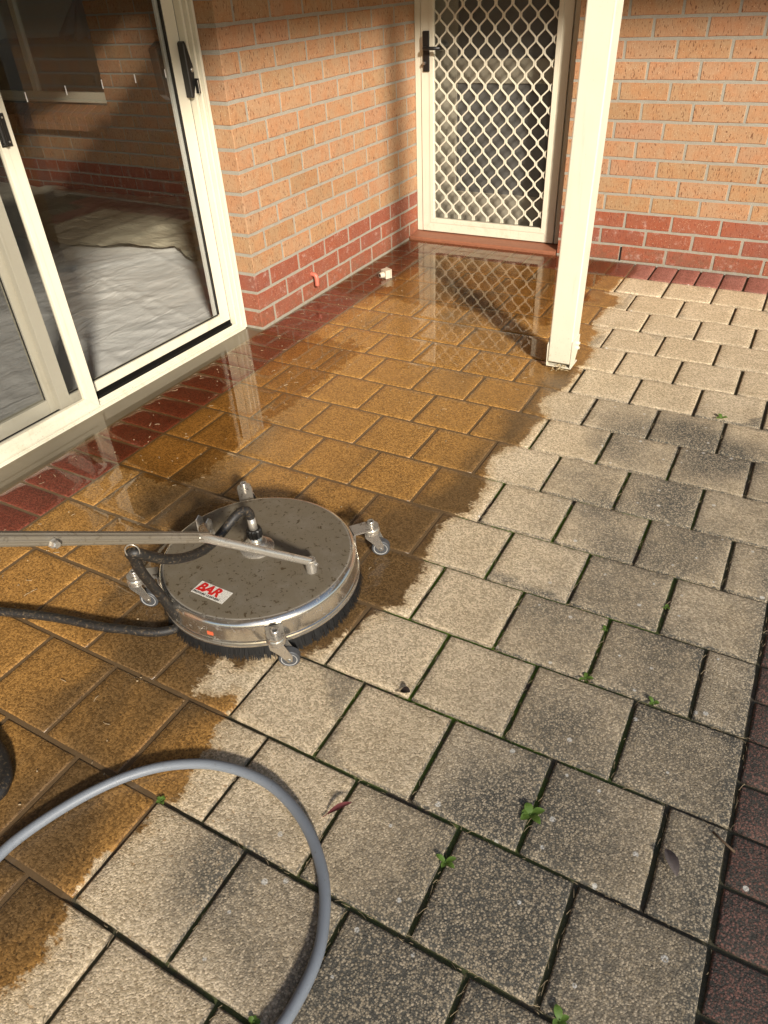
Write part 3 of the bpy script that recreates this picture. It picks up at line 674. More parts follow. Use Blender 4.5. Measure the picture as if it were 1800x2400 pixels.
# ------------------------------------------------------------------ sliding door (local: x outwards, y along, towards the far end)
SL = tag(empty('sliding_door', (-2.395, 2.085, 0), R(-1.71)), 'cream framed glass sliding door with a black handle', 'door')
YE = -2.68
def sb(name, d0, d1, y0, y1, z0, z1, mat=M_CREAM, parent=SL, bev=0.0012): return box(name, (-d1, -d0, y0, y1, z0, z1), mat, parent, bev)
fj = empty('outer_frame', (0, 0, 0), 0, SL)
sb('jamb_rib', 0.000, 0.105, -0.010, 0.002, 0.0, 2.10, parent=fj); sb('jamb_rib', 0.016, 0.105, -0.0225, -0.0105, 0.0, 2.10, parent=fj); sb('jamb_rib', 0.034, 0.105, -0.0361, -0.023, 0.0, 2.10, parent=fj)
sb('jamb', 0.0, 0.135, YE-0.04, YE, 0.0, 2.10, parent=fj); sb('head', 0.0, 0.135, YE+0.0005, -0.0365, 2.06, 2.10, parent=fj)
si = empty('sill', (0, 0, 0), 0, SL)
sb('sill_base', 0.000, 0.060, YE, -0.0105, -0.03, 0.003, parent=si); sb('sill_rib', 0.0005, 0.0035, YE, -0.0105, 0.0035, 0.0095, parent=si)
sb('sill_rib', 0.012, 0.0145, YE, -0.0235, 0.0035, 0.0125, parent=si); sb('sill_rib', 0.024, 0.0265, YE, -0.0235, 0.0035, 0.0165, parent=si); sb('sill_rib', 0.0355, 0.0385, YE, -0.0365, 0.0035, 0.024, parent=si)
for d0_, d1_ in ((0.004, 0.0115), (0.015, 0.0235), (0.027, 0.035)): sb('sill_groove', d0_, d1_, YE, -0.0365, 0.0031, 0.0045, plain('groove_dirt', (0.10, 0.078, 0.045), 0.9, 0, 0.6, 60), si, 0)
sb('track', 0.0605, 0.135, YE, -0.0365, -0.03, 0.022, M_BLACK, si, 0); sb('track', 0.0390, 0.060, YE, -0.0365, 0.0035, 0.010, M_BLACK, si, 0)
for y_, d_ in ((-0.0104, 0.0165), (-0.0229, 0.0345)): sb('rib_shade_strip', d_, d_+0.02, y_-0.0016, y_+0.0004, 0.003, 2.09, plain('painted_rib_shade', (0.20, 0.175, 0.11), 0.8), fj, 0)  # dark strips that paint in the shadow lines between the jamb ribs
sb('seal', 0.066, 0.10, -0.0394, -0.0362, 0.02, 2.05, M_BLACK, fj, 0)
# sliding leaf
lf = empty('sliding_leaf', (0, 0, 0), 0, SL)
sb('stile', 0.064, 0.094, -0.0995, -0.0395, 0.042, 2.05, parent=lf); sb('stile', 0.064, 0.094, -1.035, -0.985, 0.042, 2.05, parent=lf)
sb('bottom_rail', 0.0645, 0.094, -0.9845, -0.1, 0.042, 0.0825, parent=lf); sb('top_rail', 0.0645, 0.094, -0.9845, -0.1, 1.99, 2.05, parent=lf)
sb('pane', 0.078, 0.082, -0.9845, -0.1, 0.083, 1.9895, M_GLASS, lf, 0)
sb('gasket', 0.0670, 0.0775, -0.1062, -0.1, 0.0888, 1.9895, M_BLACK, lf, 0); sb('gasket', 0.0735, 0.0775, -0.9845, -0.1053, 0.0828, 0.0885, M_BLACK, lf, 0)
sb('bead', 0.0825, 0.094, -0.1165, -0.1005, 0.083, 1.9895, plain('white_vinyl', (0.66, 0.66, 0.63), 0.45), lf, 0)
for y in (-0.772, -0.611, -0.451, -0.293, -0.135):
    sb('glass_marker', 0.0772, 0.0777, y-0.0022, y+0.0022, 1.049, 1.077, plain('white_sticker', (0.8, 0.8, 0.78), 0.5), lf, 0)
hh = prism('handle', [(-0.060, 1.155), (-0.050, 1.163), (-0.043, 1.150), (-0.026, 1.085), (-0.024, 1.060), (-0.030, 1.010), (-0.046, 0.970), (-0.060, 0.972)], 'x', -0.0635, -0.030, M_BLACK, lf, 0.003)
lathe('key_cylinder', [(0, 0.004), (0.006, 0.004), (0.0075, 0.002), (0.0075, -0.004), (0, -0.004)], M_ALU, hh, 14, (-0.0295, -0.036, 1.065), 'x')
prism('inner_handle', [(-0.145, 1.145), (-0.105, 1.165), (-0.095, 1.165), (-0.095, 0.968), (-0.105, 0.968), (-0.135, 0.99)], 'x', -0.135, -0.0945, M_BLACK, lf, 0.003)
sb('strike', 0.014, 0.0335, -0.030, -0.0225, 0.984, 1.036, M_BLACK, fj, 0.001); sb('strike_edge', 0.0125, 0.0155, -0.0335, -0.0302, 0.982, 1.03, M_ALU, fj, 0.0005)
# fixed leaf
ff = empty('fixed_leaf', (0, 0, 0), 0, SL)
sb('stile', 0.100, 0.130, -1.058, -1.012, 0.034, 2.05, parent=ff); sb('stile', 0.100, 0.130, YE, YE+0.05, 0.034, 2.05, parent=ff)
sb('bottom_rail', 0.1, 0.130, YE+0.0505, -1.0585, 0.034, 0.0885, parent=ff); sb('pane', 0.113, 0.117, YE+0.0505, -1.0585, 0.089, 2.05, M_GLASS, ff, 0)
sb('gasket', 0.109, 0.1125, -1.0625, -1.0585, 0.0888, 2.05, M_BLACK, ff, 0)
# insect screen in front of the fixed leaf
SC = empty('insect_screen', (0, 0, 0), 0, SL)
mitred(SC, 'x', -2.30, -0.908, 0.0125, 2.05, 0.056, -0.022, M_CREAM, -0.006)
sb('mesh', 0.0185, 0.0190, -2.24, -0.966, 0.070, 1.99, screen_material('dark_mesh', 0.20), SC, 0)
sb('handle_plate', -0.0005, 0.0025, -0.965, -0.926, 0.950, 1.042, M_BLACK, SC, 0.001)
for zz in (0.962, 1.03): lathe('screw', [(0, 0.0015), (0.003, 0.001), (0.0034, -0.001)], M_ALU, SC, 10, (0.0006, -0.9345, zz), 'x')
sb('handle_grip', -0.018, -0.001, -0.965, -0.952, 0.955, 1.04, M_BLACK, SC, 0.003)

# ------------------------------------------------------------------ sunroom behind the glass
tag(box('floor', (-7.6, -2.535, -2.2, 3.80, -0.06, -0.012), plain('grey_floor', (0.16, 0.15, 0.135), 0.6), None, 0), kind='structure')
tag(box('wall', (-7.6, -2.40, -2.3, -2.2005, -0.06, 2.33), plain('dim_plaster', (0.30, 0.27, 0.22), 0.9), None, 0), kind='structure')
tag(box('wall', (-7.7, -7.6005, -2.3, 7.2, -0.06, 2.33), plain('dim_plaster_b', (0.30, 0.27, 0.22), 0.9), None, 0), kind='structure')
tag(box('inner_lining', (-2.56, -2.4205, 2.14, 3.795, -0.05, 2.33), plain('inner_brick_lining', (0.30, 0.16, 0.075), 0.9), None, 0), kind='structure')
YI = 3.80; WX0, WX1, WZ = -7.0, -4.86, 0.69
bm = bmesh.new()
bm_box(bm, -7.6, -2.57, YI+0.0045, YI+0.11, -0.05, WZ-0.09); bm_box(bm, WX1+0.0045, -2.57, YI+0.0045, YI+0.11, WZ-0.0895, NC*CH); bm_box(bm, -7.6, WX0, YI+0.0045, YI+0.11, WZ-0.0895, NC*CH)
WI = tag(link('brick_wall', mesh_from(bm, 'wall'), M_MORTAR), 'dim brick wall with a window, seen through the sliding glass', 'wall')
for c in range(17):
    s = -2.60; first = True
    while s > -7.0:
        L = 0.11 if (first and c % 2 == 0) else 0.23
        e = s-L
        if (c+1)*CH > WZ-0.10 and e < WX1:
            e = WX1
            if s <= WX1+0.03: break
        if s-e > 0.03: add_brick(WI, e, s, c, lambda q: (q, YI+0.11), 0)
        s = e-0.01; first = False
for k in range(24):                                       # sloping brick-on-edge sill
    x = WX1-0.043-k*0.086
    bm = bmesh.new(); bm_prism(bm, [(3.715, 0.495), (3.715, 0.592), (YI+0.06, 0.652), (YI+0.06, 0.555)], 'x', -0.038, 0.038)
    bmesh.ops.bevel(bm, geom=bm.edges[:], offset=0.002, segments=1, affect='EDGES')
    o = link('sill_brick', mesh_from(bm, 'sill_brick'), MB_TAN, WI); o.location.x = x
wn = empty('window', (0, 0, 0), 0, WI)
def wb(n, b, m=M_CREAM): return box(n, b, m, wn, 0.002)
wb('frame', (WX0, WX1, YI+0.03, YI+0.09, 0.668, 0.685)); wb('frame', (WX0, WX1, YI+0.04, YI+0.08, 0.6855, 0.735)); wb('frame', (WX1-0.03, WX1-0.0005, YI+0.04, YI+0.08, 0.7355, 2.0))
wb('mullion', (-5.665, -5.615, YI+0.035, YI+0.075, 0.7355, 2.0)); wb('pane', (WX0, WX1-0.031, YI+0.058, YI+0.062, 0.7355, 2.0), M_GLASS)

def cloth_z(seed, amp, scale):
    rs = np.random.default_rng(seed); W = [(rs.uniform(0.5, 3.2)*scale, rs.uniform(0, 3.14), rs.uniform(0, 6.28), rs.uniform(0.3, 1)) for _ in range(34)]
    def f(P):
        z = np.zeros(len(P)); wx = P[:, 0]+0.10*np.sin(3.1*P[:, 1]+seed)+0.05*np.sin(7.3*P[:, 1]); wy = P[:, 1]+0.10*np.sin(2.7*P[:, 0])+0.06*np.sin(6.1*P[:, 0]+1)
        for fr_, a, ph, am in W:
            s = np.sin((wx*math.cos(a)+wy*math.sin(a))*fr_*3.0+ph); z += am/fr_*(1-np.abs(s))**3.2
        return amp*z
    return f
def cloth_material(name, c0, c1, folds, folds_map=(6, 13, 8)):
    t = NT(name); p = t.pos(); n = t.noise(p, 6, 5, 0.6, 1.2)
    wv = t.n('ShaderNodeTexWave', wave_type='BANDS', bands_direction='DIAGONAL'); t.l(p, wv.inputs['Vector']); wv.inputs['Scale'].default_value = 1.1; wv.inputs['Distortion'].default_value = 7; wv.inputs['Detail'].default_value = 4
    cre = t.math('ABSOLUTE', t.math('SUBTRACT', t.noise(t.mapping(p, folds_map), 1.0, 4, 0.55, 0.9), 0.5))
    cre = t.math('MULTIPLY', t.math('SUBTRACT', 0.5, cre), 1.6)
    h = t.math('ADD', t.math('MULTIPLY', cre, 1.0), t.math('MULTIPLY', wv.outputs['Fac'], 0.4))
    return t.P(Base_Color=t.mix(n, c0, c1), Roughness=0.75, Normal=t.bump(h, folds, 0.02))
zf = cloth_z(3, 0.0060, 1.5)
def white_z(P):
    z = zf(P)
    for k in range(14): z = z+0.0045*np.exp(-((P[:, 0]*(0.30+0.03*(k%3))+P[:, 1]*0.90-(-0.6+k*0.27))/0.014)**2)   # straight packing creases
    return z
me, P = grid_sheet('drop_sheet', -4.9, -2.60, -1.4, 2.95, 0.016, white_z, None, True)
tag(link('drop_sheet', me, cloth_material('white_sheet', (0.70, 0.70, 0.71), (0.80, 0.80, 0.81), 0.5, (8, 2.6, 8))), 'creased white drop sheet on the sunroom floor, just inside the glass', 'drop sheet')
zc = cloth_z(11, 0.020, 2.2)
EDGE = np.array([(-7.4, 2.3), (-5.2, 2.5), (-4.395, 2.625), (-4.115, 2.692), (-3.802, 2.756), (-3.544, 2.866), (-3.35, 2.74), (-3.19, 2.656), (-3.0, 2.9), (-2.57, 3.1)])
me, P = grid_sheet('drop_sheet', -7.4, -2.62, 0.0, 1.0, 0.025, lambda P: P[:, 0]*0, None, True)
V = np.zeros((len(me.vertices), 3)); me.vertices.foreach_get('co', V.ravel())
e = np.interp(V[:, 0], EDGE[:, 0], EDGE[:, 1]); t_ = V[:, 1]; V[:, 1] = e+(3.78-e)*t_
V[:, 2] = 0.028+zc(V[:, :2])+0.022*np.exp(-(t_/0.06)**2)*(1+0.5*np.sin(V[:, 0]*7)+0.3*np.sin(V[:, 0]*17))
V[t_ < 0.001, 2] = 0.02; me.vertices.foreach_set('co', V.ravel()); me.update()
tag(link('drop_sheet', me, cloth_material('beige_canvas', (0.50, 0.46, 0.36), (0.62, 0.57, 0.45), 0.6)), 'rumpled beige canvas drop sheet against the sunroom brick wall', 'drop sheet')
# room behind the inner window
tag(box('wall', (-7.6, -2.57, 7.1, 7.2, -0.06, 0.9), plain('dim_plaster_c', (0.30, 0.28, 0.24), 0.9), None, 0), kind='structure')
tag(box('floor', (-7.6, -2.57, 3.92, 7.1, -0.06, -0.012), plain('dark_floor', (0.06, 0.05, 0.04), 0.6), None, 0), kind='structure')
def drape(name, x0, x1, y0, y1, z1, z0, col, label, cat, seed):
    rs = random.Random(seed); bm = bmesh.new(); n = 60; top = []; bot = []
    per = []
    for i in range(n):
        t = i/n*4; k = int(t); f = t-k
        q = [(x0+(x1-x0)*f, y0), (x1, y0+(y1-y0)*f), (x1-(x1-x0)*f, y1), (x0, y1-(y1-y0)*f)][k]; per.append(q)
    cx, cy = (x0+x1)/2, (y0+y1)/2
    for i, q in enumerate(per):
        wv = 1+0.05*math.sin(i*1.7)+0.03*math.sin(i*0.9+seed)
        top.append(bm.verts.new((q[0], q[1], z1+rs.uniform(-.01, .01)))); bot.append(bm.verts.new((cx+(q[0]-cx)*wv*1.04, cy+(q[1]-cy)*wv*1.08, z0+0.03*math.sin(i*0.6))))
    for i in range(n): bm.faces.new((top[i], top[(i+1) % n], bot[(i+1) % n], bot[i]))
    bm.faces.new(top); bmesh.ops.recalc_face_normals(bm, faces=bm.faces)
    return tag(link(name, mesh_from(bm, name, True), plain(name+str(seed), col, 0.85, 0, 0.2, 6)), label, cat)
drape('covered_bench', -7.2, -4.3, 4.25, 5.0, 1.02, 0.10, (0.22, 0.20, 0.165), 'grey sheet draped over a long bench behind the inner window', 'bench', 5)
bm = bmesh.new(); ap = bm.verts.new((0, 0, 0.30)); ring = []
for k in range(28):
    a = 2*math.pi*k/28; rr = 0.20+0.04*math.sin(k*2.6); ring.append(bm.verts.new((rr*1.25*math.cos(a), rr*math.sin(a)*0.7, 0.03*math.sin(k*1.9)+0.02)))
for k in range(28): bm.faces.new((ring[k], ring[(k+1) % 28], ap))
tag(link('cloth', mesh_from(bm, 'cloth'), plain('blue_grey_cloth', (0.30, 0.33, 0.40), 0.9)), 'blue grey cloth hanging in a peak over the covered bench', 'cloth').location = (-5.62, 4.45, 1.03)
bx = tag(empty('cardboard_box', (-5.12, 4.5, 1.035)), 'open cardboard box on the covered bench', 'box'); MC = plain('cardboard', (0.28, 0.215, 0.12), 0.9)
box('box_side', (-0.16, 0.16, -0.12, -0.117, 0, 0.22), MC, bx, 0); box('box_side', (-0.16, 0.16, 0.117, 0.12, 0, 0.22), MC, bx, 0); box('box_side', (-0.16, -0.157, -0.1165, 0.1165, 0, 0.22), MC, bx, 0); box('box_side', (0.157, 0.16, -0.1165, 0.1165, 0, 0.22), MC, bx, 0); box('box_base', (-0.1565, 0.1565, -0.1165, 0.1165, 0.001, 0.006), MC, bx, 0)
bm = bmesh.new(); N = 180; rows = []
for zz in (0.5, 2.3): rows.append([bm.verts.new((-7.5+4.3*i/N, 6.55+0.05*math.sin(i*0.55)+0.02*math.sin(i*1.3), zz)) for i in range(N+1)])
for i in range(N): bm.faces.new((rows[0][i], rows[0][i+1], rows[1][i+1], rows[1][i]))
t = NT('white_curtain'); tl = t.n('ShaderNodeBsdfTranslucent'); tl.inputs[0].default_value = (0.7, 0.69, 0.65, 1); mx = t.n('ShaderNodeMixShader'); mx.inputs[0].default_value = 0.5
t.P(Base_Color=(0.7, 0.69, 0.65), Roughness=0.9); t.l(t.b.outputs[0], mx.inputs[1]); t.l(tl.outputs[0], mx.inputs[2]); t.l(mx.outputs[0], t.out.inputs[0])
tag(link('curtain', mesh_from(bm, 'curtain', True), t.m), 'pale pleated curtain at the back of the room behind the inner window', 'curtain')

# ------------------------------------------------------------------ rotary surface cleaner
CX, CY = -1.217, 0.621
SCN = tag(empty('surface_cleaner', (CX, CY, 0)), 'round stainless steel surface cleaner with castors and a bristle skirt on the wet pavers', 'surface cleaner')
RD = 0.262
prof = [(0.0, 0.1215), (0.10, 0.1213), (0.225, 0.120)] + [(RD-0.020+0.020*math.sin(R(a)), 0.099+0.020*math.cos(R(a))) for a in range(0, 91, 15)] + [(RD, 0.058), (RD+0.003, 0.0565), (RD+0.0045, 0.053), (RD+0.003, 0.0495), (RD, 0.048), (RD, 0.041), (RD-0.004, 0.040), (RD-0.004, 0.095), (0, 0.095)]
hou = lathe('housing', prof, M_STEEL, SCN, 128)
lathe('seam_band', [(RD+0.0005, 0.0460), (RD+0.0035, 0.0450), (RD+0.004, 0.0415), (RD+0.0005, 0.0395)], M_STEEL, hou, 128)
bm = bmesh.new()
for k in range(2600):
    a = random.uniform(0, 2*math.pi); r0 = RD-random.uniform(0.001, 0.010); r1 = r0+random.uniform(0.0, 0.014); z1 = random.uniform(-0.003, 0.003)
    c, s = math.cos(a), math.sin(a); c2, s2 = math.cos(a+random.uniform(-.02, .02)), math.sin(a+random.uniform(-.02, .02)); tx, ty = -s*0.0011, c*0.0011
    v = [bm.verts.new((r0*c-tx, r0*s-ty, 0.045)), bm.verts.new((r0*c+tx, r0*s+ty, 0.045)), bm.verts.new((r1*c2+tx*0.6, r1*s2+ty*0.6, z1)), bm.verts.new((r1*c2-tx*0.6, r1*s2-ty*0.6, z1))]
    bm.faces.new(v)
bm_lathe(bm, [(RD-0.011, 0.045), (RD-0.008, 0.001)], 96)
tag(link('bristle_skirt', mesh_from(bm, 'bristle_skirt'), plain('wet_bristle', (0.0065, 0.006, 0.0055), 0.8, 0, 0.5, 150), SCN), kind='stuff')
lathe('rivet', [(0, 0.004), (0.003, 0.0035), (0.005, 0)], M_ALU, hou, 10, (0, 0, 0)).matrix_local = Matrix.Translation((RD*math.cos(R(-118)), RD*math.sin(R(-118)), 0.074)) @ Matrix.Rotation(R(-118), 4, 'Z') @ Matrix.Rotation(R(90), 4, 'Y')
# castors
def castor(bolt, wheel_dir):
    ang = math.atan2(bolt[1], bolt[0]); rb = math.hypot(*bolt)
    g = empty('castor', (0, 0, 0), ang, SCN)
    bm = bmesh.new(); w2 = 0.021; pts = [(RD+0.0015, -w2), (rb, -w2)]+[(rb+w2*math.sin(R(a)), -w2*math.cos(R(a))) for a in range(15, 180, 15)]+[(rb, w2), (RD+0.0015, w2)]
    bm_prism(bm, pts, 'z', 0.098, 0.103); bm_box(bm, RD+0.0008, RD+0.0055, -w2, w2, 0.066, 0.0979, 0.001)
    link('bracket', mesh_from(bm, 'bracket'), M_ZINC, g)
    b = lathe('bolt', [(0.0155, 0.1032), (0.0155, 0.1048), (0.0105, 0.1050), (0.0105, 0.116), (0.0092, 0.1178), (0.0060, 0.1178), (0.0056, 0.110), (0, 0.110)], M_ZINC, g, 18, (rb, 0, 0))
    lathe('swivel', [(0.010, 0.0978), (0.021, 0.0970), (0.024, 0.092), (0.024, 0.086), (0.020, 0.082), (0.021, 0.078), (0.016, 0.074), (0, 0.074)], M_ZINC, g, 28, (rb, 0, 0))
    d = wheel_dir-ang; wx, wy = math.cos(d), math.sin(d); f = empty('fork', (rb, 0, 0), d, g)
    for s in (-1, 1):
        prism('fork_plate', [(-0.018, 0.080), (0.018, 0.080), (0.034, 0.040), (0.032, 0.022), (0.020, 0.020), (0.004, 0.045), (-0.016, 0.065)], 'y', s*0.0125, s*0.0145, M_ZINC, f, 0.0005)
        lathe('axle_nut', [(0, 0.003), (0.004, 0.003), (0.0055, 0.0), (0.0055, -0.001)] if s > 0 else [(0, -0.003), (0.004, -0.003), (0.0055, 0.0), (0.0055, 0.001)], M_ALU, f, 10, (0.024, s*0.0146, 0.026), 'y')
    wl = lathe('wheel', [(0.018, -0.0108), (0.0235, -0.0108), (0.0257, -0.0085), (0.0257, 0.0085), (0.0235, 0.0108), (0.018, 0.0108)], plain('grey_rubber', (0.055, 0.058, 0.062), 0.55), f, 32, (0.024, 0, 0.0257), 'y')
    lathe('rim', [(0, -0.0095), (0.0155, -0.0095), (0.0185, -0.0112), (0.0195, -0.0112), (0.0195, 0.0112), (0.0185, 0.0112), (0.0155, 0.0095), (0, 0.0095)], plain('pale_rim', (0.42, 0.42, 0.41), 0.4), wl, 28, (0.024, 0, 0.0257), 'y')
castor((-0.240, 0.248), R(15)); castor((0.204, 0.248), R(25)); castor((0.206, -0.212), R(30)); castor((-0.252, -0.203), R(20))
# swivel hub and hose coupling
HX, HY = -0.010, 0.012
lathe('hub', [(0.046, 0.1205), (0.046, 0.126), (0.040, 0.130), (0.030, 0.131), (0.029, 0.142), (0.024, 0.146), (0.0195, 0.147), (0.021, 0.156), (0.018, 0.162), (0, 0.162)], M_TUBE, SCN, 36, (HX, HY, 0))
bm = bmesh.new(); n = 14; rg = []
for zz, s in ((0.160, 0.92), (0.164, 1), (0.184, 1), (0.188, 0.9)):
    rg.append([bm.verts.new((HX+(0.0205 if k % 2 else 0.0182)*s*math.cos(math.pi*k/n), HY+(0.0205 if k % 2 else 0.0182)*s*math.sin(math.pi*k/n), zz)) for k in range(2*n)])
for i in range(3):
    for k in range(2*n): bm.faces.new((rg[i][k], rg[i][(k+1) % (2*n)], rg[i+1][(k+1) % (2*n)], rg[i+1][k]))
bm.faces.new(rg[0][::-1]); bm.faces.new(rg[-1]); link('coupling_nut', mesh_from(bm, 'coupling_nut'), M_BLACK, SCN)
tube('hose_ferrule', [(HX, HY, 0.186), (HX-0.001, HY, 0.200), (HX-0.003, HY+0.001, 0.224)], [0.0120, 0.0112, 0.0108], M_TUBE, SCN, 18)
# handle: two tubes that run from their lugs to one bar
NP = Vector((-1.045, 0.620, 0.150)); FP = Vector((-1.378, 0.612, 0.150)); off = Vector((CX, CY, 0))
def rel(*p): return Vector(p)-off
hdl = empty('handle', (0, 0, 0), 0, SCN)
d = Vector((0, -0.4420, 0.319)); end = Vector((-1.172, -0.001, 0.628))+d*0.75
tube('handle_tube', smooth_path([rel(*NP), rel(-1.060, 0.598, 0.170), rel(-1.118, 0.515, 0.243), rel(-1.160, 0.453, 0.298), rel(-1.176, 0.425, 0.323), rel(-1.180, 0.40, 0.342)], 5), 0.0108, M_TUBE, hdl, 18, (1, 0.92))
fo = Vector((-0.026, 0.004, -0.004))
tube('handle_tube', smooth_path([rel(*FP), rel(-1.362, 0.592, 0.176), rel(-1.300, 0.53, 0.235), rel(-1.218, 0.462, 0.292), rel(-1.194, 0.429, 0.320), rel(-1.188, 0.40, 0.342)], 5), 0.0108, M_TUBE, hdl, 18, (1, 0.92))
# one ribbed bar that takes both tubes
dn = d.normalized(); b0 = Vector((-1.184, 0.436, 0.316)); b1 = b0+dn*1.05; e1 = Vector((1, 0, 0)); e2 = e1.cross(dn)
bm = bmesh.new(); rings_ = []
for q_, sc_ in ((b0-dn*0.012, 0.72), (b0, 1.0), (b1, 1.0)):
    ring_ = []
    for k in range(40):
        th = 2*math.pi*k/40; rr = (0.0130 if k % 4 in (0, 1) else 0.0119)*sc_
        ring_.append(bm.verts.new(q_-off+e1*math.cos(th)*rr*1.15+e2*math.sin(th)*rr))
    rings_.append(ring_)
for i in range(2):
    for k in range(40): bm.faces.new((rings_[i][k], rings_[i][(k+1) % 40], rings_[i+1][(k+1) % 40], rings_[i+1][k]))
bm.faces.new(rings_[0]); bm.faces.new(rings_[-1]); bmesh.ops.recalc_face_normals(bm, faces=bm.faces)
link('handle_bar', mesh_from(bm, 'handle_bar'), steel_material('dull_ribbed_bar', 0.86, 0.80), hdl)
lathe('clamp_bolt', [(0, 0.011), (0.006, 0.011), (0.0075, 0.008), (0.0075, 0), (0.010, 0), (0.010, -0.002)], M_TUBE, hdl, 6, (-1.168-CX, 0.081-CY, 0.567), 'x', False)
for nm, p in (('near', NP), ('far', FP)):
    lg = empty('lug', p-off, 0, SCN)
    lathe('lug_base', [(0.0145, -0.0295), (0.0145, 0.006), (0.013, 0.009), (0, 0.009)], M_TUBE, lg, 24)
    lathe('lug_bolt', [(0, 0.020), (0.005, 0.020), (0.0062, 0.018), (0.0062, 0.012), (0.004, 0.012), (0.004, -0.018)], M_TUBE, lg, 12, (0, 0, -0.002), 'x')
    if nm == 'far':
        for s in (-1, 1): prism('clevis_plate', [(-0.016, -0.02), (0.012, -0.028), (0.010, 0.030), (0.0, 0.042), (-0.014, 0.034)], 'x', s*0.0150, s*0.0180, M_TUBE, lg, 0.0008)
# sticker with the maker's lettering
st = empty('sticker', rel(-1.2255, 0.4430, 0.1212), R(-1), SCN)
def sticker_material():
    t = NT('sticker_white'); p = t.pos(); n = t.noise(p, 420, 3, 0.7)
    return t.P(Base_Color=t.mix(t.ramp(n, 0.54, 0.60, 0, 0.75), (0.68, 0.65, 0.58), (0.10, 0.085, 0.06)), Roughness=0.5)
box('sticker_sheet', (-0.050, 0.050, -0.0215, 0.0215, -0.0002, 0.0004), sticker_material(), st, 0)
def text(name, body, size, loc, mat, parent, shear=0.0, off_=0.0, sx=1.0):
    c = bpy.data.curves.new(name, 'FONT'); c.body = body; c.size = size; c.shear = shear; c.offset = off_; c.extrude = 0.0002; c.resolution_u = 3
    tmp = bpy.data.objects.new('tmp', c); COL.objects.link(tmp); dg = bpy.context.evaluated_depsgraph_get()
    me = bpy.data.meshes.new_from_object(tmp.evaluated_get(dg)); bpy.data.objects.remove(tmp); bpy.data.curves.remove(c)
    me.materials.clear(); o = link(name, me, mat, parent); o.location = loc; o.scale = (sx, 1, 1); return o
text('lettering', 'BAR', 0.0375, (-0.0465, -0.0080, 0.0008), plain('sticker_red', (0.52, 0.018, 0.016), 0.4), st, 0.22, 0.0017, 1.0)
text('lettering', 'PRESSURE CLEANERS', 0.0088, (-0.0475, -0.0185, 0.0008), plain('sticker_black', (0.02, 0.02, 0.02), 0.5), st, 0.15, 0.0001, 1.02)
bm = bmesh.new(); bm_box(bm, -0.008, 0.008, -0.0006, 0.0006, -0.0055, 0.0055)
o = link('warning_mark', mesh_from(bm, 'mark'), plain('orange_paint', (0.62, 0.12, 0.05), 0.5), SCN); aa = math.atan2(0.377-CY, -1.177-CX)
o.location = ((RD+0.0006)*math.cos(aa), (RD+0.0006)*math.sin(aa), 0.076); o.rotation_euler = (0, 0, aa+R(90))

# black pressure hose
M_HOSE = NT('black_hose'); p = M_HOSE.pos(); n = M_HOSE.noise(p, 150, 4, 0.7)
M_HOSE.P(Base_Color=M_HOSE.mix(M_HOSE.ramp(n, 0.52, 0.68, 0, 0.6), (0.013, 0.012, 0.011), (0.16, 0.115, 0.065)), Roughness=0.55, Normal=M_HOSE.bump(n, 0.2, 0.001)); M_HOSE = M_HOSE.m
hp = [(-1.230,0.634,0.222),(-1.2305,0.631,0.240),(-1.235,0.620,0.252),(-1.240,0.594,0.252),(-1.250,0.551,0.231),(-1.250,0.510,0.224),(-1.240,0.459,0.238),(-1.230,0.395,0.270),(-1.222,0.337,0.313),(-1.220,0.295,0.355),(-1.222,0.270,0.382),(-1.236,0.266,0.378),(-1.245,0.277,0.355),(-1.257,0.289,0.310),(-1.278,0.319,0.235),(-1.293,0.347,0.165),(-1.303,0.372,0.090),(-1.303,0.384,0.040),(-1.312,0.375,0.018),(-1.345,0.348,0.0145),(-1.384,0.330,0.0145),(-1.431,0.316,0.0145),(-1.491,0.296,0.0145),(-1.643,0.261,0.0145),(-1.788,0.213,0.0145),(-1.90,0.17,0.0145),(-2.05,0.10,0.0145)]
tag(tube('pressure_hose', smooth_path(hp, 6), 0.0118, M_HOSE, None, 14), 'black rubber pressure hose looping from the surface cleaner onto the wet pavers', 'hose')
bm = bmesh.new(); ring = [(0.0145*math.cos(R(a)), 0, 0.018*math.sin(R(a))) for a in range(0, 361, 15)]
bm_tube(bm, ring, 0.0013, 8, False)
o = tag(link('hose_ring', mesh_from(bm, 'hose_ring', True), M_TUBE), 'thin wire ring holding the black hose under the cleaner handle', 'ring'); o.location = (-1.222, 0.262, 0.392); o.rotation_euler = (0, 0, R(35))
cp = [(-1.75,-0.02,0.0145),(-1.60,-0.035,0.0145),(-1.482,-0.060,0.0145),(-1.409,-0.080,0.0145),(-1.376,-0.095,0.0145),(-1.349,-0.112,0.0145),(-1.335,-0.129,0.0145),(-1.327,-0.152,0.0145),(-1.345,-0.200,0.0145),(-1.42,-0.25,0.0145),(-1.6,-0.28,0.0145)]
tag(tube('pressure_hose', smooth_path(cp, 5), 0.0140, M_HOSE, None, 12), 'short bend of black hose at the left edge above the grey hose', 'hose')
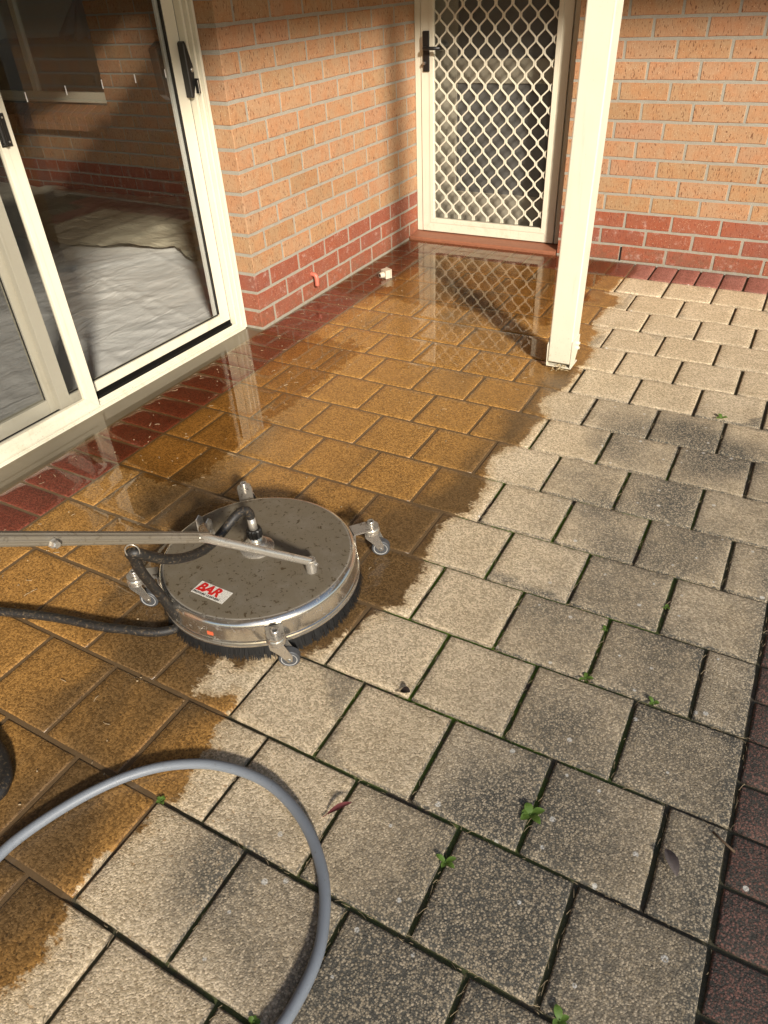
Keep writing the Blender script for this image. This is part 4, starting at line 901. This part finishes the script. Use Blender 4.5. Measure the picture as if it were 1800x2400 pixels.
# grey garden hose
t = NT('grey_hose'); p = t.pos(); n = t.noise(p, 120, 3, 0.7)
t.P(Base_Color=t.mix(t.ramp(n, 0.60, 0.72, 0, 0.5), (0.175, 0.195, 0.220), (0.09, 0.085, 0.075)), Roughness=0.48)
HO = [(-1.30,-0.62,0.0125),(-1.24,-0.45,0.0125),(-1.217,-0.339,0.0125),(-1.212,-0.285,0.0125),(-1.214,-0.230,0.0125),(-1.207,-0.184,0.0125),(-1.185,-0.118,0.0125),(-1.155,-0.054,0.0125),(-1.116,0.005,0.0125),(-1.066,0.056,0.0125),(-1.005,0.095,0.0125),(-0.952,0.115,0.0125),(-0.889,0.126,0.0125),(-0.828,0.124,0.0125),(-0.764,0.106,0.0125),(-0.706,0.076,0.0125),(-0.656,0.036,0.0125),(-0.622,-0.003,0.0125),(-0.598,-0.043,0.0125),(-0.581,-0.081,0.0125),(-0.572,-0.120,0.0125),(-0.569,-0.164,0.0125),(-0.571,-0.207,0.0125),(-0.581,-0.255,0.0125),(-0.60,-0.40,0.0125),(-0.66,-0.7,0.0125)]
tag(tube('garden_hose', smooth_path(HO, 6), 0.0108, t.m, None, 16), 'smooth grey garden hose curving in an arc across the pavers', 'hose')

# ------------------------------------------------------------------ small things
pv = plain('red_painted_pipe', (0.46, 0.13, 0.085), 0.5, 0, 0.15, 60)
tag(tube('drain_pipe', smooth_path([(XW-0.02, 2.541, 0.122), (XW+0.012, 2.541, 0.122), (XW+0.024, 2.541, 0.116), (XW+0.028, 2.541, 0.100), (XW+0.028, 2.541, 0.066)], 4), 0.0115, pv, None, 16), 'short red painted drain elbow coming out of the left brick wall', 'pipe')
fx = tag(empty('plastic_cap', (-2.097, 2.945, 0.0), R(-28)), 'small white square plastic fitting lying on the wet red pavers', 'fitting'); MW = plain('dull_white_plastic', (0.50, 0.44, 0.34), 0.5)
box('cap_body', (-0.024, 0.024, -0.016, 0.016, 0.001, 0.046), MW, fx, 0.002, 2); box('cap_lid', (-0.026, 0.026, 0.0165, 0.022, 0.000, 0.049), MW, fx, 0.001)
lathe('cap_nozzle', [(0.012, -0.040), (0.014, -0.038), (0.017, -0.0165)], MW, fx, 18, (0.0, 0, 0.021), 'y'); lathe('nozzle_hole', [(0, -0.0402), (0.009, -0.0402), (0.009, -0.0395)], M_BLACK, fx, 14, (0, 0, 0.021), 'y')

def leaf_mesh(bm, base, ang, L, W, lift, seed=0, curl=0.0):
    c, s = math.cos(ang), math.sin(ang); n = 7; rows = []
    for i in range(n+1):
        t = i/n; w_ = W*math.sin(math.pi*min(1, t*0.93+0.05))**0.75*0.5; x = L*t; z = lift*math.sin(t*2.0)*L+base[2]
        row = []
        for k in (-1, 0, 1):
            yy = k*w_; zz = z+abs(k)*w_*0.35*(1 if curl == 0 else curl)
            row.append(bm.verts.new((base[0]+x*c-yy*s, base[1]+x*s+yy*c, zz)))
        rows.append(row)
    for i in range(n):
        for k in range(2): bm.faces.new((rows[i][k], rows[i+1][k], rows[i+1][k+1], rows[i][k+1]))
def green(name, c0, c1):
    t = NT(name); p = t.pos(); n = t.noise(p, 150, 3)
    t.P(Base_Color=t.mix(n, c0, c1), Roughness=0.5); t.b.inputs['Subsurface Weight'].default_value = 0.0
    tl = t.n('ShaderNodeBsdfTranslucent'); tl.inputs[0].default_value = (*c1, 1); mx = t.n('ShaderNodeMixShader'); mx.inputs[0].default_value = 0.3
    t.l(t.b.outputs[0], mx.inputs[1]); t.l(tl.outputs[0], mx.inputs[2]); t.l(mx.outputs[0], t.out.inputs[0]); return t.m
M_WEED = green('weed_green', (0.095, 0.17, 0.028), (0.16, 0.27, 0.05))
WEEDS = [(-0.346,0.312,5,0.034,'largest weed in the pavers, upright leaves between two grey pavers near the lower right'),(-0.454,0.150,4,0.026,'three leafed green weed in a joint below the largest weed'),(-0.190,0.004,4,0.026,'green weed cut off by the bottom edge of the picture, at the right'),(-0.345,0.689,3,0.024,'two leafed green seedling in the joint right of the surface cleaner'),(-0.192,0.687,3,0.022,'round leafed green seedling near the right red border'),(-1.020,0.001,6,0.016,'small bright weed in the joint beside the grey hose and the wet edge'),(-0.248,2.063,3,0.034,'green weed in the joint between cream pavers right of the post'),(-0.229,1.005,3,0.018,'tiny seedling in an upright joint among grey pavers, third paver from the red border'),(-0.346,0.862,3,0.016,'tiny seedling just above the two leafed one'),(-0.617,-0.223,4,0.018,'little weed in a joint beside the grey hose at the bottom edge')]
for x, y, n, L, lab in WEEDS:
    bm = bmesh.new(); a0 = random.uniform(0, 6.28)
    for k in range(n): leaf_mesh(bm, (0, 0, -0.001), a0+k*6.28/n+random.uniform(-.4, .4), L*random.uniform(0.5, 0.85), L*0.45*random.uniform(0.8, 1.2), random.uniform(0.10, 0.40))
    bm_tube(bm, [(0, 0, -0.008), (0, 0, 0.002)], 0.0012, 6)
    tag(link('weed', mesh_from(bm, 'weed', True), M_WEED), lab, 'weed', 'weeds in the paver joints').location = (x, y, 0.001)
def dead(x, y, L, W, a, col, lab, name='fallen_leaf'):
    bm = bmesh.new(); leaf_mesh(bm, (0, 0, 0.004), a, L, W, 0.22, 0, 1.4); bm_tube(bm, [(0, 0, 0.004), (-0.012*math.cos(a+.2), -0.012*math.sin(a+.2), 0.0025)], 0.0008, 5)
    tag(link(name, mesh_from(bm, 'leaf', True), plain('leaf_'+lab[:6], col, 0.8, 0, 0.3, 120)), lab, 'leaf').location = (x, y, 0)
dead(-0.100, 0.358, 0.055, 0.022, R(-62), (0.16, 0.13, 0.115), 'dry grey brown leaf on a grey paver by the right red border')
dead(-0.700, 0.130, 0.050, 0.012, R(48), (0.15, 0.035, 0.035), 'dark red narrow leaf on the pavers right of the grey hose')
dead(-0.712, 0.463, 0.024, 0.020, R(10), (0.022, 0.014, 0.010), 'dark round leaf lying on a joint right of the surface cleaner')
tag(tube('twig', [(-0.030, 0.432, 0.004), (-0.008, 0.420, 0.004), (0.012, 0.410, 0.003)], 0.0022, plain('twig_brown', (0.13, 0.085, 0.05), 0.9), None, 6), 'short brown twig on the edge of the right red border', 'twig')
# loose grit, grass bits and chips left by the cleaning: too many and too small to count
bm = bmesh.new()
for k in range(400):
    if k < 240: x, y = random.uniform(-2.28, -1.75), random.uniform(-0.2, 3.5)
    else: x, y = random.uniform(-2.2, -0.95), random.uniform(-0.3, 3.2)
    if wet_sd([(x, y)])[0] < 0.05: continue
    a = random.uniform(0, 6.28); L = random.choice((0.003, 0.004, 0.006, 0.012, 0.018)); Wd = random.uniform(0.0006, 0.0016) if L > 0.005 else random.uniform(0.0015, 0.003)
    b = random.uniform(-0.5, 0.5)*L
    bm_tube(bm, [(x, y, 0.0016), (x+L/2*math.cos(a)-b*math.sin(a)*0.4, y+L/2*math.sin(a)+b*math.cos(a)*0.4, 0.003), (x+L*math.cos(a), y+L*math.sin(a), 0.0016)], Wd*0.6, 4)
tag(link('grit', mesh_from(bm, 'grit'), plain('pale_grit', (0.36, 0.27, 0.16), 0.9, 0, 0.6, 90)), 'pale grit and grass bits scattered over the wet pavers', 'grit', kind='stuff')
bm = bmesh.new()
for k in range(900):
    # dry roots and straw in the joints of the uncleaned part
    if random.random() < 0.5: i = random.randrange(-4, 9); y = i*B+random.uniform(-.006, .006); x = random.uniform(-0.95, 0.0); a = random.uniform(-.6, .6)
    else:
        r_ = random.randrange(-4, 9); i = random.randrange(-4, 1); x = (i-(0.5 if r_ % 2 else 0))*A+random.uniform(-.005, .005); y = random.uniform(r_*B, r_*B+B); a = 1.57+random.uniform(-.6, .6)
    if wet_sd([(x, y)])[0] > -0.01: continue
    L = random.uniform(0.004, 0.022); z0 = random.uniform(-0.006, 0.001)
    bm_tube(bm, [(x, y, z0), (x+L/2*math.cos(a), y+L/2*math.sin(a)+random.uniform(-.002, .002), z0+random.uniform(0.001, 0.005)), (x+L*math.cos(a), y+L*math.sin(a), z0+0.001)], random.uniform(0.0003, 0.0007), 3)
tag(link('joint_straw', mesh_from(bm, 'straw'), plain('joint_straw', (0.26, 0.20, 0.12), 0.95, 0, 0.7, 300)), 'dry roots and straw caught in the joints of the uncleaned pavers', 'debris', kind='stuff')

# ------------------------------------------------------------------ keep the tree of parts to thing > part > sub-part
bpy.context.view_layer.update()
def chain(o):
    c = []
    while o.parent: o = o.parent; c.append(o)
    return c
for o in list(S.objects):
    c = chain(o)
    if len(c) > 2:
        mw = o.matrix_world.copy(); new = c[-2]; o.parent = new; o.matrix_parent_inverse = new.matrix_world.inverted(); o.matrix_basis = mw
bpy.context.view_layer.update()
for o in list(S.objects):
    if o.type == 'EMPTY' and o.parent and not o.children: bpy.data.objects.remove(o)
